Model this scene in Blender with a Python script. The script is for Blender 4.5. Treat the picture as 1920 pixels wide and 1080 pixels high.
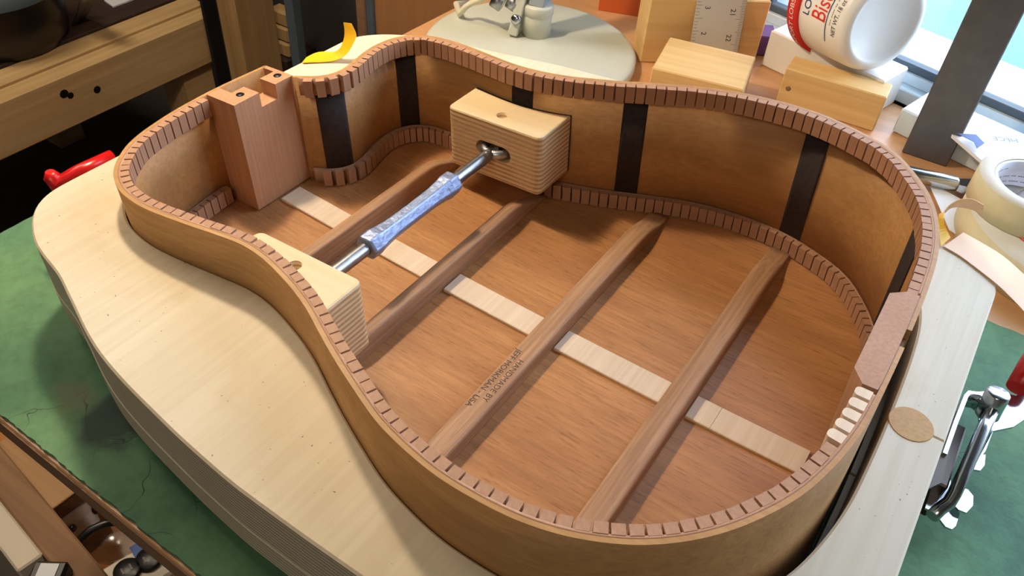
import bpy, bmesh, math, random
import numpy as np
from mathutils import Matrix, Vector

random.seed(7)
sc = bpy.context.scene
for o in list(bpy.data.objects):
    bpy.data.objects.remove(o)

# ------------------------------------------------------------------ camera
# The guitar frame G has z = 0 on the rim of the sides, x from neck to tail, y across.
# The world has its bench top at z = ZB; the guitar leans by K in the mold.
ZB, MT, K = 0.85, 0.0775, 0.0626
SC = 0.275
F_PX, YAW, PITCH, ROLL, CY = 1522.9, 2.155825, 0.720259, 0.012695, -1.236177
_n = math.sqrt(1 + K * K)
RG = np.array([[1, 0, -K], [0, _n, 0], [K, 0, 1]]) / _n
TG = np.array([0, 0, ZB + MT + 0.052 / _n])
_f = np.array([math.cos(YAW) * math.cos(PITCH), math.sin(YAW) * math.cos(PITCH), -math.sin(PITCH)])
_r = np.cross(_f, [0, 0, 1]); _r /= np.linalg.norm(_r); _u = np.cross(_r, _f)
MG = np.array([math.cos(ROLL) * _r + math.sin(ROLL) * _u, -math.sin(ROLL) * _r + math.cos(ROLL) * _u, _f])
CG = np.array([0, CY * SC, SC])
CW = RG @ CG + TG
MW = MG @ RG.T

def ray(u, v):
    return np.array([(u - 960) / F_PX, -(v - 540) / F_PX, 1.0]) @ MW
def w(u, v, z=0.0):
    """point of the photo on the level plane z above the bench"""
    d = ray(u, v); return CW + d * ((ZB + z - CW[2]) / d[2])
def onx(u, v, x0):
    d = ray(u, v); return CW + d * ((x0 - CW[0]) / d[0])
def ony(u, v, y0):
    d = ray(u, v); return CW + d * ((y0 - CW[1]) / d[1])
def G2W(p):
    return RG @ np.array(p, float) + TG
GMAT = Matrix([[*RG[0], TG[0]], [*RG[1], TG[1]], [*RG[2], TG[2]], [0, 0, 0, 1]])

cd = bpy.data.cameras.new('camera'); cam = bpy.data.objects.new('camera', cd)
sc.collection.objects.link(cam)
cam.matrix_world = Matrix([[MW[0][i], MW[1][i], -MW[2][i], CW[i]] for i in range(3)] + [[0, 0, 0, 1]])
cd.sensor_width = 36; cd.lens = F_PX / 1920 * 36; cd.clip_start = 0.01
sc.camera = cam

# ------------------------------------------------------------------ world and light
wd = bpy.data.worlds.new('sky'); sc.world = wd; wd.use_nodes = True
bg = wd.node_tree.nodes['Background']
bg.inputs[0].default_value = (0.76, 0.79, 1.0, 1); bg.inputs[1].default_value = 9.0

def light(name, kind, loc, energy, col, size, target=None, **kw):
    l = bpy.data.lights.new(name, kind); l.energy = energy; l.color = col
    o = bpy.data.objects.new(name, l); sc.collection.objects.link(o); o.location = loc
    if kind == 'AREA': l.shape = 'RECTANGLE'; l.size, l.size_y = size
    else: l.shadow_soft_size = size
    if target is not None:
        o.rotation_euler = (Vector(target) - Vector(loc)).to_track_quat('-Z', 'Y').to_euler()
    for k, v in kw.items(): setattr(l, k, v)
    return o
LAMP = G2W((-0.55, 0.07, 0.44))
light('lamp_bulb', 'POINT', LAMP, 9.8, (1.0, 0.81, 0.60), 0.022)
light('left_fill', 'AREA', (-1.45, 0.0, 2.15), 11.0, (1.0, 0.84, 0.64), (0.5, 0.5), (-1.1, 0.0, 0))  # unseen area light added as warm fill over the left side

light('room_fill', 'AREA', (0.1, -1.5, 2.3), 8.0, (1.0, 0.86, 0.70), (0.6, 0.6), (-0.2, -0.2, 0.9))  # unseen fill added behind the camera to brighten the near faces

vs = sc.view_settings
vs.view_transform = 'Standard'; vs.look = 'None'; vs.exposure = 0.0; vs.gamma = 1.0
vs.use_curve_mapping = False
sc.cycles.max_bounces = 8

# ------------------------------------------------------------------ materials
def lin(c):
    return tuple(((x / 255) / 12.92 if x / 255 <= 0.04045 else ((x / 255 + 0.055) / 1.055) ** 2.4) for x in c) + (1,)
def nodes(name):
    m = bpy.data.materials.new(name); m.use_nodes = True
    t = m.node_tree; return m, t, t.nodes['Principled BSDF']
def plain(name, c, rough=0.5, metal=0.0, var=0.0, vscale=40, bump=0.0, spec=0.5, trans=0.0):
    m, t, b = nodes(name)
    b.inputs['Base Color'].default_value = lin(c); b.inputs['Roughness'].default_value = rough
    b.inputs['Metallic'].default_value = metal; b.inputs['Specular IOR Level'].default_value = spec
    if trans: b.inputs['Transmission Weight'].default_value = trans
    if var or bump:
        tc = t.nodes.new('ShaderNodeTexCoord'); n = t.nodes.new('ShaderNodeTexNoise')
        n.inputs['Scale'].default_value = vscale; n.inputs['Detail'].default_value = 4
        t.links.new(tc.outputs['Object'], n.inputs['Vector'])
        if var:
            r = t.nodes.new('ShaderNodeValToRGB')
            a = lin(c); r.color_ramp.elements[0].position = 0.3; r.color_ramp.elements[1].position = 0.7
            r.color_ramp.elements[0].color = tuple(x * (1 - var) for x in a[:3]) + (1,)
            r.color_ramp.elements[1].color = tuple(min(1, x * (1 + var)) for x in a[:3]) + (1,)
            t.links.new(n.outputs[0], r.inputs[0]); t.links.new(r.outputs[0], b.inputs['Base Color'])
        if bump:
            bp = t.nodes.new('ShaderNodeBump'); bp.inputs['Strength'].default_value = bump
            bp.inputs['Distance'].default_value = 0.001
            t.links.new(n.outputs[0], bp.inputs['Height']); t.links.new(bp.outputs[0], b.inputs['Normal'])
    return m
def wood(name, c, dark, axis='x', scale=1.0, rough=0.55, fine=0.5, blotch=0.25, pores=0.0, poredark=None, bands=None, bump=0.15, spec=0.3, specks=0.0):
    """streaky wood: grain runs along `axis`; bands = (period, colour, axis) adds ply lines"""
    m, t, b = nodes(name); N = t.nodes.new; L = t.links.new
    b.inputs['Roughness'].default_value = rough; b.inputs['Specular IOR Level'].default_value = spec
    tc = N('ShaderNodeTexCoord')
    def noise(sl, sa, detail=4):
        mp = N('ShaderNodeMapping'); s = [sa * scale] * 3; s['xyz'.index(axis)] = sl * scale
        mp.inputs['Scale'].default_value = s; n = N('ShaderNodeTexNoise'); n.inputs['Scale'].default_value = 1.0
        n.inputs['Detail'].default_value = detail; n.inputs['Roughness'].default_value = 0.6
        L(tc.outputs['Object'], mp.inputs[0]); L(mp.outputs[0], n.inputs['Vector']); return n.outputs[0]
    def ramp(x, a, bb, p0, p1):
        r = N('ShaderNodeValToRGB'); e = r.color_ramp.elements
        e[0].position, e[1].position = p0, p1; e[0].color, e[1].color = a, bb; L(x, r.inputs[0]); return r.outputs[0]
    def mix(fac, a, bb, mode='MIX'):
        x = N('ShaderNodeMixRGB'); x.blend_type = mode
        if isinstance(fac, float): x.inputs[0].default_value = fac
        else: L(fac, x.inputs[0])
        for i, q in ((1, a), (2, bb)):
            if isinstance(q, tuple): x.inputs[i].default_value = q
            else: L(q, x.inputs[i])
        return x.outputs[0]
    g = noise(12, 420); bl = noise(9, 30, 3)
    W1 = (1, 1, 1, 1); Z = (0, 0, 0, 1)
    col = mix(ramp(g, (fine,) * 3 + (1,), Z, 0.38, 0.62), lin(c), lin(dark))
    col = mix(ramp(bl, (blotch,) * 3 + (1,), Z, 0.35, 0.65), col, lin(dark))
    if pores:
        pn = noise(60, 900, 2)
        col = mix(ramp(pn, (pores,) * 3 + (1,), Z, 0.30, 0.42), col, lin(poredark or dark))
    if specks:
        sn = N('ShaderNodeTexNoise'); sn.inputs['Scale'].default_value = 420; sn.inputs['Detail'].default_value = 2
        L(tc.outputs['Object'], sn.inputs['Vector'])
        col = mix(ramp(sn.outputs[0], Z, (specks,) * 3 + (1,), 0.735, 0.76), col, lin((96, 78, 56)))
        s3 = N('ShaderNodeTexNoise'); s3.inputs['Scale'].default_value = 22; s3.inputs['Detail'].default_value = 4
        L(tc.outputs['Object'], s3.inputs['Vector'])
        col = mix(ramp(s3.outputs[0], Z, (0.45,) * 3 + (1,), 0.56, 0.74), col, lin((196, 168, 120)))
    if bands:
        per, bc, bax = bands
        sx = N('ShaderNodeSeparateXYZ'); L(tc.outputs['Object'], sx.inputs[0])
        wv = N('ShaderNodeMath'); wv.operation = 'MULTIPLY'; wv.inputs[1].default_value = 1 / per
        L(sx.outputs['XYZ'.index(bax.upper())], wv.inputs[0])
        ad = N('ShaderNodeMath'); ad.operation = 'ADD'; L(wv.outputs[0], ad.inputs[0]); L(noise(4, 40, 2), ad.inputs[1])
        fr = N('ShaderNodeMath'); fr.operation = 'FRACT'; L(ad.outputs[0], fr.inputs[0])
        geo = N('ShaderNodeNewGeometry'); s2 = N('ShaderNodeSeparateXYZ')
        tn = N('ShaderNodeVectorTransform'); tn.vector_type = 'NORMAL'; tn.convert_from = 'WORLD'; tn.convert_to = 'OBJECT'
        L(geo.outputs['True Normal'], tn.inputs[0]); L(tn.outputs[0], s2.inputs[0])
        ab = N('ShaderNodeMath'); ab.operation = 'ABSOLUTE'; L(s2.outputs['XYZ'.index(bax.upper())], ab.inputs[0])
        lt = N('ShaderNodeMath'); lt.operation = 'LESS_THAN'; lt.inputs[1].default_value = 0.5; L(ab.outputs[0], lt.inputs[0])
        rr = ramp(fr.outputs[0], Z, W1, 0.52, 0.62)
        mu = N('ShaderNodeMath'); mu.operation = 'MULTIPLY'; L(rr, mu.inputs[0]); L(lt.outputs[0], mu.inputs[1])
        col = mix(mu.outputs[0], col, lin(bc))
    L(col, b.inputs['Base Color'])
    if bump:
        bp = N('ShaderNodeBump'); bp.inputs['Strength'].default_value = bump; bp.inputs['Distance'].default_value = 0.0006
        L(g, bp.inputs['Height']); L(bp.outputs[0], b.inputs['Normal'])
    return m

MAT = {}
MAT['back'] = wood('mahogany_back', (190, 138, 88), (142, 92, 56), 'x', 1.0, 0.45, 0.4, 0.6, 0.5, (112, 66, 38))
MAT['side_in'] = wood('mahogany_side', (188, 143, 90), (146, 103, 60), 'x', 0.8, 0.5, 0.4, 0.5, 0.25)
MAT['lining'] = wood('lining_wood', (182, 140, 110), (150, 108, 80), 'z', 1.0, 0.6, 0.4, 0.3)
MAT['brace'] = wood('brace_wood', (184, 144, 110), (136, 98, 70), 'y', 1.0, 0.5, 0.6, 0.25, 0.3)
MAT['strip'] = wood('maple_strip', (226, 206, 182), (200, 174, 144), 'y', 0.6, 0.6, 0.4, 0.1)
MAT['block'] = wood('block_wood', (194, 146, 110), (160, 110, 78), 'z', 1.0, 0.55, 0.4, 0.3, 0.2)
MAT['strap'] = plain('black_cloth', (44, 33, 31), 0.85, 0, 0.3, 300, 0.2)
MAT['mold_top'] = wood('birch_ply', (226, 214, 190), (202, 184, 152), 'y', 0.5, 0.55, 0.35, 0.4, bands=(0.0031, (170, 156, 132), 'z'), bump=0.08, specks=0.75)
MAT['jaw'] = wood('ply_jaw', (226, 204, 166), (206, 174, 126), 'x', 0.5, 0.5, 0.3, 0.25, bands=(0.0037, (184, 142, 96), 'z'), bump=0.1)
MAT['pine'] = wood('pine', (232, 198, 140), (202, 156, 92), 'x', 0.3, 0.6, 0.4, 0.4, bump=0.2)
MAT['piney'] = wood('pine_rail', (222, 190, 138), (176, 138, 90), 'y', 0.25, 0.65, 0.4, 0.5, bump=0.3)
MAT['pinez'] = wood('pine_post', (206, 172, 118), (150, 112, 70), 'z', 0.25, 0.65, 0.4, 0.5, bump=0.3)
MAT['bench'] = wood('bench_top', (214, 164, 116), (180, 128, 84), 'x', 0.2, 0.36, 0.3, 0.3, spec=0.6)
MAT['plank'] = wood('old_plank', (150, 116, 86), (104, 76, 54), 'x', 0.25, 0.7, 0.4, 0.5)
MAT['brown'] = wood('brown_panel', (162, 116, 74), (140, 96, 60), 'z', 0.3, 0.6, 0.3, 0.2)
MAT['darkwood'] = wood('dark_board', (74, 56, 48), (46, 34, 30), 'y', 0.3, 0.6, 0.4, 0.4)
MAT['steel'] = plain('zinc_steel', (176, 178, 184), 0.36, 1.0, 0.15, 120, 0.15)
MAT['cast'] = plain('cast_zinc', (150, 164, 196), 0.5, 0.85, 0.15, 260, 0.7)
MAT['bolt'] = plain('dark_bolt', (70, 64, 60), 0.4, 1.0)
MAT['chrome'] = plain('chrome', (196, 200, 206), 0.2, 1.0)
MAT['gauge'] = plain('ground_steel', (112, 112, 114), 0.45, 1.0, 0.1, 60)
MAT['red'] = plain('red_vinyl', (205, 22, 22), 0.3)
MAT['black'] = plain('black_plastic', (22, 20, 20), 0.35)
MAT['blackm'] = plain('black_paint', (26, 24, 24), 0.5, 0, 0.2, 30)
MAT['lampm'] = plain('cream_enamel', (202, 204, 190), 0.4, 0, 0.03, 20)
MAT['lampg'] = plain('grey_enamel', (150, 164, 176), 0.4)
MAT['white'] = plain('white_plastic', (236, 234, 228), 0.35)
MAT['frame'] = plain('window_vinyl', (205, 222, 232), 0.4)
MAT['cream'] = plain('cream_plastic', (206, 196, 176), 0.45)
MAT['ink'] = plain('dark_ink', (66, 40, 28), 0.7)
MAT['black_ink'] = plain('black_ink', (40, 40, 46), 0.6)
MAT['tape'] = plain('masking_tape', (214, 204, 168), 0.65, 0, 0.06, 60)
MAT['tape_edge'] = plain('masking_tape_edge', (222, 222, 214), 0.7, 0, 0.05, 90)
MAT['peach'] = plain('peach_tape', (244, 206, 172), 0.6, 0, 0.04, 50)
MAT['yellow'] = plain('yellow_tape', (250, 196, 26), 0.45)
MAT['paper'] = plain('white_paper', (226, 230, 238), 0.7)
MAT['blue'] = plain('blue_print', (58, 88, 150), 0.6)
MAT['navy'] = plain('navy_print', (34, 48, 104), 0.6)
MAT['redprint'] = plain('red_print', (214, 40, 30), 0.6)
MAT['ruler'] = plain('satin_ruler', (214, 208, 196), 0.45, 0.3)
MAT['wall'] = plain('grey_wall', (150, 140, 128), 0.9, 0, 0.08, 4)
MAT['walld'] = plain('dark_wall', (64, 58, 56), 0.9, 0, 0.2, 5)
MAT['floor'] = plain('concrete_floor', (92, 84, 76), 0.85, 0, 0.2, 6)
MAT['lawn'] = plain('lawn', (84, 122, 104), 0.9, 0, 0.35, 0.8)
MAT['foliage'] = plain('shrub_leaves', (70, 120, 84), 0.9, 0, 0.5, 8)
MAT['purple'] = plain('purple_card', (110, 62, 120), 0.6)
MAT['orange'] = plain('orange_card', (206, 96, 44), 0.6)
MAT['bluegrey'] = plain('blue_grey_paint', (74, 88, 100), 0.6)
MAT['cord'] = plain('cream_cord', (224, 216, 190), 0.5)

def mat_mat():
    """green rubber bench mat with scuffs, stains and cracks"""
    m, t, b = nodes('green_mat'); N = t.nodes.new; L = t.links.new
    b.inputs['Roughness'].default_value = 0.75
    tc = N('ShaderNodeTexCoord')
    n1 = N('ShaderNodeTexNoise'); n1.inputs['Scale'].default_value = 9; n1.inputs['Detail'].default_value = 5
    n2 = N('ShaderNodeTexNoise'); n2.inputs['Scale'].default_value = 160; n2.inputs['Detail'].default_value = 3
    r1 = N('ShaderNodeValToRGB'); e = r1.color_ramp.elements
    e[0].position, e[1].position = 0.32, 0.62; e[0].color, e[1].color = lin((58, 106, 82)), lin((104, 148, 106))
    x = e.new(0.8); x.color = lin((128, 136, 98))
    r2 = N('ShaderNodeValToRGB'); e = r2.color_ramp.elements
    e[0].position, e[1].position = 0.25, 0.6; e[0].color, e[1].color = (0.55, 0.55, 0.55, 1), (1, 1, 1, 1)
    mx = N('ShaderNodeMixRGB'); mx.blend_type = 'MULTIPLY'; mx.inputs[0].default_value = 0.5
    v = N('ShaderNodeTexVoronoi'); v.feature = 'DISTANCE_TO_EDGE'; v.inputs['Scale'].default_value = 24
    wn = N('ShaderNodeMixRGB'); wn.inputs[0].default_value = 0.06
    L(tc.outputs['Object'], n1.inputs['Vector']); L(tc.outputs['Object'], n2.inputs['Vector'])
    n3 = N('ShaderNodeTexNoise'); n3.inputs['Scale'].default_value = 30; L(tc.outputs['Object'], n3.inputs['Vector'])
    L(tc.outputs['Object'], wn.inputs[1]); L(n3.outputs['Color'], wn.inputs[2]); L(wn.outputs[0], v.inputs['Vector'])
    rc = N('ShaderNodeValToRGB'); e = rc.color_ramp.elements
    e[0].position, e[1].position = 0.003, 0.008; e[0].color, e[1].color = (1, 1, 1, 1), (0, 0, 0, 1)
    nm = N('ShaderNodeTexNoise'); nm.inputs['Scale'].default_value = 14; L(tc.outputs['Object'], nm.inputs['Vector'])
    rm = N('ShaderNodeValToRGB'); e = rm.color_ramp.elements
    e[0].position, e[1].position = 0.55, 0.6
    cm = N('ShaderNodeMath'); cm.operation = 'MULTIPLY'
    L(v.outputs[0], rc.inputs[0]); L(nm.outputs[0], rm.inputs[0]); L(rc.outputs[0], cm.inputs[0]); L(rm.outputs[0], cm.inputs[1])
    L(n1.outputs[0], r1.inputs[0]); L(n2.outputs[0], r2.inputs[0]); L(r1.outputs[0], mx.inputs[1]); L(r2.outputs[0], mx.inputs[2])
    m2 = N('ShaderNodeMixRGB'); m2.inputs[2].default_value = lin((26, 40, 32)); L(cm.outputs[0], m2.inputs[0]); L(mx.outputs[0], m2.inputs[1])
    # oily stain with a shape of its own
    def stain(base, cx, cy, rad, col, fac):
        d = N('ShaderNodeVectorMath'); d.operation = 'DISTANCE'; d.inputs[1].default_value = (cx, cy, 0)
        nn = N('ShaderNodeTexNoise'); nn.inputs['Scale'].default_value = 35; nn.inputs['Detail'].default_value = 5
        L(tc.outputs['Object'], nn.inputs['Vector'])
        ml = N('ShaderNodeMath'); ml.operation = 'MULTIPLY_ADD'; ml.inputs[1].default_value = rad * 1.6
        L(tc.outputs['Object'], d.inputs[0]); L(nn.outputs[0], ml.inputs[0]); L(d.outputs['Value'], ml.inputs[2])
        rs = N('ShaderNodeValToRGB'); e = rs.color_ramp.elements
        p0 = rad * 1.5; e[0].position, e[1].position = p0, p0 + rad * 0.35
        e[0].color, e[1].color = (fac, fac, fac, 1), (0, 0, 0, 1); L(ml.outputs[0], rs.inputs[0])
        q = N('ShaderNodeMixRGB'); q.inputs[2].default_value = lin(col); L(rs.outputs[0], q.inputs[0]); L(base, q.inputs[1])
        return q.outputs[0]
    s = w(240, 790, 0.002)
    c = stain(m2.outputs[0], s[0] - MATO[0], s[1] - MATO[1], 0.026, (38, 48, 46), 0.85)
    s = w(140, 745, 0.002); c = stain(c, s[0] - MATO[0], s[1] - MATO[1], 0.016, (112, 112, 82), 0.6)
    L(c, b.inputs['Base Color'])
    bp = N('ShaderNodeBump'); bp.inputs['Strength'].default_value = 0.3; bp.inputs['Distance'].default_value = 0.001
    L(n2.outputs[0], bp.inputs['Height']); L(bp.outputs[0], b.inputs['Normal'])
    return m
def glass_mat(name, tint=(0.9, 0.97, 0.98), gloss=0.06):
    m = bpy.data.materials.new(name); m.use_nodes = True; t = m.node_tree; t.nodes.clear()
    o = t.nodes.new('ShaderNodeOutputMaterial'); a = t.nodes.new('ShaderNodeBsdfTransparent'); g = t.nodes.new('ShaderNodeBsdfGlossy')
    mx = t.nodes.new('ShaderNodeMixShader'); mx.inputs[0].default_value = gloss
    a.inputs[0].default_value = (*tint, 1); g.inputs['Roughness'].default_value = 0.02
    t.links.new(a.outputs[0], mx.inputs[1]); t.links.new(g.outputs[0], mx.inputs[2]); t.links.new(mx.outputs[0], o.inputs[0])
    return m
MAT['glass'] = glass_mat('window_glass')
MAT['clear'] = glass_mat('clear_plastic', (0.8, 0.8, 0.78), 0.10)
MAT['clear'].node_tree.nodes['Glossy BSDF'].inputs['Roughness'].default_value = 0.2

# ------------------------------------------------------------------ mesh helpers
I4 = Matrix.Identity(4); MATX = {}
def link(o): sc.collection.objects.link(o); return o
def tag(o, label=None, cat=None, group=None, kind=None):
    for k, v in (('label', label), ('category', cat), ('group', group), ('kind', kind)):
        if v: o[k] = v
    return o
def thing(name, label, cat, loc=(0, 0, 0), group=None, mat=None):
    o = link(bpy.data.objects.new(name, None)); o.empty_display_size = 0.02
    M = mat if mat is not None else Matrix.Translation(Vector(loc))
    o.matrix_world = M; MATX[o.name] = M.copy()
    return tag(o, label, cat, group)
class B:
    def __init__(s): s.v, s.f, s.sm = [], [], []
    def add(s, vs, fs, smooth=False):
        k = len(s.v); s.v += [tuple(map(float, p)) for p in vs]
        s.f += [tuple(i + k for i in f) for f in fs]; s.sm += [smooth] * len(fs); return s
    def box(s, c, d, R=None, ch=0.0):
        """box centred at c with sizes d, turned by the 3x3 R, with chamfered edges ch"""
        R = np.eye(3) if R is None else np.array(R)
        h = np.array(d, float) / 2
        if ch <= 0:
            q = [np.array([x, y, z]) * h for x in (-1, 1) for y in (-1, 1) for z in (-1, 1)]
            fs = [(0, 1, 3, 2), (4, 6, 7, 5), (0, 4, 5, 1), (2, 3, 7, 6), (0, 2, 6, 4), (1, 5, 7, 3)]
        else:
            q, fs, idx = [], [], {}
            for sx in (-1, 1):
                for sy in (-1, 1):
                    for sz in (-1, 1):
                        sg = np.array([sx, sy, sz])
                        for a in range(3):
                            p = sg * h; e = sg * (h - ch); p2 = e.copy(); p2[a] = p[a]
                            idx[(sx, sy, sz, a)] = len(q); q.append(p2)
            for a in range(3):
                b, c2 = (a + 1) % 3, (a + 2) % 3
                for sa in (-1, 1):
                    def key(sb, s_c):
                        k = [0, 0, 0]; k[a] = sa; k[b] = sb; k[c2] = s_c; return idx[(*k, a)]
                    f = [key(-1, -1), key(1, -1), key(1, 1), key(-1, 1)]
                    fs.append(tuple(f if sa > 0 else f[::-1]))
                for sb in (-1, 1):
                    for s_c in (-1, 1):
                        def k2(sa, ax):
                            k = [0, 0, 0]; k[a] = sa; k[b] = sb; k[c2] = s_c; return idx[(*k, ax)]
                        f = [k2(-1, b), k2(1, b), k2(1, c2), k2(-1, c2)]
                        fs.append(tuple(f[::-1] if sb * s_c > 0 else f))
            for sx in (-1, 1):
                for sy in (-1, 1):
                    for sz in (-1, 1):
                        f = [idx[(sx, sy, sz, a)] for a in range(3)]
                        fs.append(tuple(f if sx * sy * sz > 0 else f[::-1]))
        return s.add([np.array(c) + R @ p for p in q], fs)
    def prism(s, poly, z0, z1, ch=0.0, smooth=False, wind=None):
        """vertical prism over a plan polygon; ch chamfers the top edge"""
        P = np.array(poly, float)
        x, y = P[:, 0], P[:, 1]
        if np.sum(x * np.roll(y, -1) - y * np.roll(x, -1)) < 0: P = P[::-1]
        n = len(P); rings = [np.c_[P, np.full(n, z0)]]
        if ch:
            e = np.roll(P, -1, 0) - P; nn = np.c_[e[:, 1], -e[:, 0]]; nn /= np.linalg.norm(nn, axis=1)[:, None] + 1e-12
            vn = nn + np.roll(nn, 1, 0); vn /= np.linalg.norm(vn, axis=1)[:, None] + 1e-9
            rings += [np.c_[P, np.full(n, z1 - ch)], np.c_[P - vn * ch, np.full(n, z1)]]
        else: rings.append(np.c_[P, np.full(n, z1)])
        k = len(s.v)
        s.add(np.concatenate(rings), [])
        for r in range(len(rings) - 1):
            for i in range(n):
                j = (i + 1) % n; s.f.append((k + r * n + i, k + r * n + j, k + (r + 1) * n + j, k + (r + 1) * n + i)); s.sm.append(smooth)
        s.f.append(tuple(k + i for i in range(n))[::-1]); s.sm.append(False)
        m = (len(rings) - 1) * n; s.f.append(tuple(k + m + i for i in range(n))); s.sm.append(False)
        return s
    def tube(s, path, r, seg=12, cap=True, smooth=True):
        """round tube along a path; r a number or one radius for each point"""
        P = [np.array(p, float) for p in path]; n = len(P)
        rr = [r] * n if np.isscalar(r) else list(r)
        k = len(s.v); prev = None
        for i, p in enumerate(P):
            d = (P[min(i + 1, n - 1)] - P[max(i - 1, 0)]); d /= np.linalg.norm(d) + 1e-12
            if prev is None:
                a = np.cross(d, [0, 0, 1]);
                if np.linalg.norm(a) < 1e-3: a = np.cross(d, [1, 0, 0])
            else: a = prev - d * (prev @ d)
            a /= np.linalg.norm(a); b = np.cross(d, a); prev = a
            s.v += [tuple(p + rr[i] * (math.cos(t) * a + math.sin(t) * b)) for t in np.linspace(0, 2 * math.pi, seg, endpoint=False)]
        for i in range(n - 1):
            for j in range(seg):
                q = (j + 1) % seg
                s.f.append((k + i * seg + j, k + i * seg + q, k + (i + 1) * seg + q, k + (i + 1) * seg + j)); s.sm.append(smooth)
        if cap:
            s.f.append(tuple(k + j for j in range(seg))[::-1]); s.f.append(tuple(k + (n - 1) * seg + j for j in range(seg))); s.sm += [False, False]
        return s
    def lathe(s, prof, c=(0, 0, 0), R=None, seg=48, smooth=True):
        """turn (radius, height) pairs about the z axis of R at c"""
        R = np.eye(3) if R is None else np.array(R); k = len(s.v); n = len(prof)
        for r, h in prof:
            for t in np.linspace(0, 2 * math.pi, seg, endpoint=False):
                s.v.append(tuple(np.array(c) + R @ np.array([r * math.cos(t), r * math.sin(t), h])))
        for i in range(n - 1):
            for j in range(seg):
                q = (j + 1) % seg
                s.f.append((k + i * seg + j, k + i * seg + q, k + (i + 1) * seg + q, k + (i + 1) * seg + j)); s.sm.append(smooth)
        if abs(prof[0][0] - prof[-1][0]) < 0.002: return s          # closed section or open shell
        if prof[0][0] > 1e-6: s.f.append(tuple(k + j for j in range(seg))[::-1]); s.sm.append(False)
        if prof[-1][0] > 1e-6: s.f.append(tuple(k + (n - 1) * seg + j for j in range(seg))); s.sm.append(False)
        return s
    def ribbon(s, A, Bp, th, smooth=True):
        """a bent strip between two edge lines A and B with thickness th"""
        A = np.array(A, float); Bp = np.array(Bp, float); n = len(A)
        t = np.gradient((A + Bp) / 2, axis=0); nn = np.cross(t, Bp - A); nn /= np.linalg.norm(nn, axis=1)[:, None] + 1e-12
        rows = [A + nn * th / 2, Bp + nn * th / 2, Bp - nn * th / 2, A - nn * th / 2]; k = len(s.v)
        for r in rows: s.v += [tuple(p) for p in r]
        for a in range(4):
            b = (a + 1) % 4
            for i in range(n - 1):
                s.f.append((k + a * n + i, k + a * n + i + 1, k + b * n + i + 1, k + b * n + i)); s.sm.append(smooth and a in (0, 2))
        s.f.append(tuple(k + a * n for a in range(4))); s.f.append(tuple(k + a * n + n - 1 for a in range(4))[::-1]); s.sm += [False, False]
        return s
    def sheet(s, pts, th, up=(0, 0, 1)):
        """a flat polygon given a thickness along up"""
        P = np.array(pts, float); u = np.array(up, float) * th; n = len(P); k = len(s.v)
        s.v += [tuple(p) for p in P] + [tuple(p - u) for p in P]
        s.f.append(tuple(k + i for i in range(n))); s.f.append(tuple(k + n + i for i in range(n))[::-1]); s.sm += [False, False]
        for i in range(n):
            j = (i + 1) % n; s.f.append((k + i, k + n + i, k + n + j, k + j)); s.sm.append(False)
        return s
    def build(s, name, mat, parent=None, local=False, origin=None, fix=True):
        M = MATX.get(parent.name, I4) if parent is not None else I4
        V = s.v
        if origin is not None: V = [tuple(np.array(p) - np.array(origin)) for p in V]
        elif not local and parent is not None:
            Mi = M.inverted(); V = [tuple(Mi @ Vector(p)) for p in V]
        me = bpy.data.meshes.new(name); me.from_pydata(V, [], s.f)
        me.polygons.foreach_set('use_smooth', s.sm)
        if fix:
            bm = bmesh.new(); bm.from_mesh(me); bmesh.ops.recalc_face_normals(bm, faces=bm.faces); bm.to_mesh(me); bm.free()
        me.materials.append(MAT[mat] if isinstance(mat, str) else mat)
        o = link(bpy.data.objects.new(name, me))
        if parent is not None: o.parent = parent; MATX[o.name] = M
        if origin is not None: o.location = origin; MATX[o.name] = Matrix.Translation(Vector(origin))
        return o
def rotz(a):
    c, s_ = math.cos(a), math.sin(a); return np.array([[c, -s_, 0], [s_, c, 0], [0, 0, 1]])
def frame(z, x=(1, 0, 0)):
    """3x3 with the third column along z"""
    z = np.array(z, float); z /= np.linalg.norm(z); x = np.array(x, float)
    if abs(x @ z) > 0.99 * np.linalg.norm(x): x = np.array([0, 1.0, 0])
    x = x - z * (x @ z); x /= np.linalg.norm(x)
    return np.c_[x, np.cross(z, x), z]
def text_mesh(body, size, extrude=0.0):
    c = bpy.data.curves.new('lettering', 'FONT'); c.body = body; c.size = size; c.align_x = 'CENTER'; c.align_y = 'CENTER'; c.extrude = extrude
    o = bpy.data.objects.new('lettering', c); link(o)
    bpy.context.view_layer.update()
    me = bpy.data.meshes.new_from_object(o.evaluated_get(bpy.context.evaluated_depsgraph_get()))
    bpy.data.objects.remove(o); bpy.data.curves.remove(c)
    vs = np.array([v.co[:] for v in me.vertices]); fs = [tuple(p.vertices) for p in me.polygons]
    bpy.data.meshes.remove(me); return vs, fs
def lettering(name, body, size, c, ex, ey, mat, parent, local=False, sx=1.0):
    """flat lettering at c: ex reads along, ey is up"""
    vs, fs = text_mesh(body, size)
    ex, ey = np.array(ex, float), np.array(ey, float)
    b = B(); b.add([np.array(c) + ex * p[0] * sx + ey * p[1] for p in vs], fs)
    return b.build(name, mat, parent, local=local, fix=False)
def struct(b, name, mat): return tag(b.build(name, mat, origin=None), kind='structure')

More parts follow.
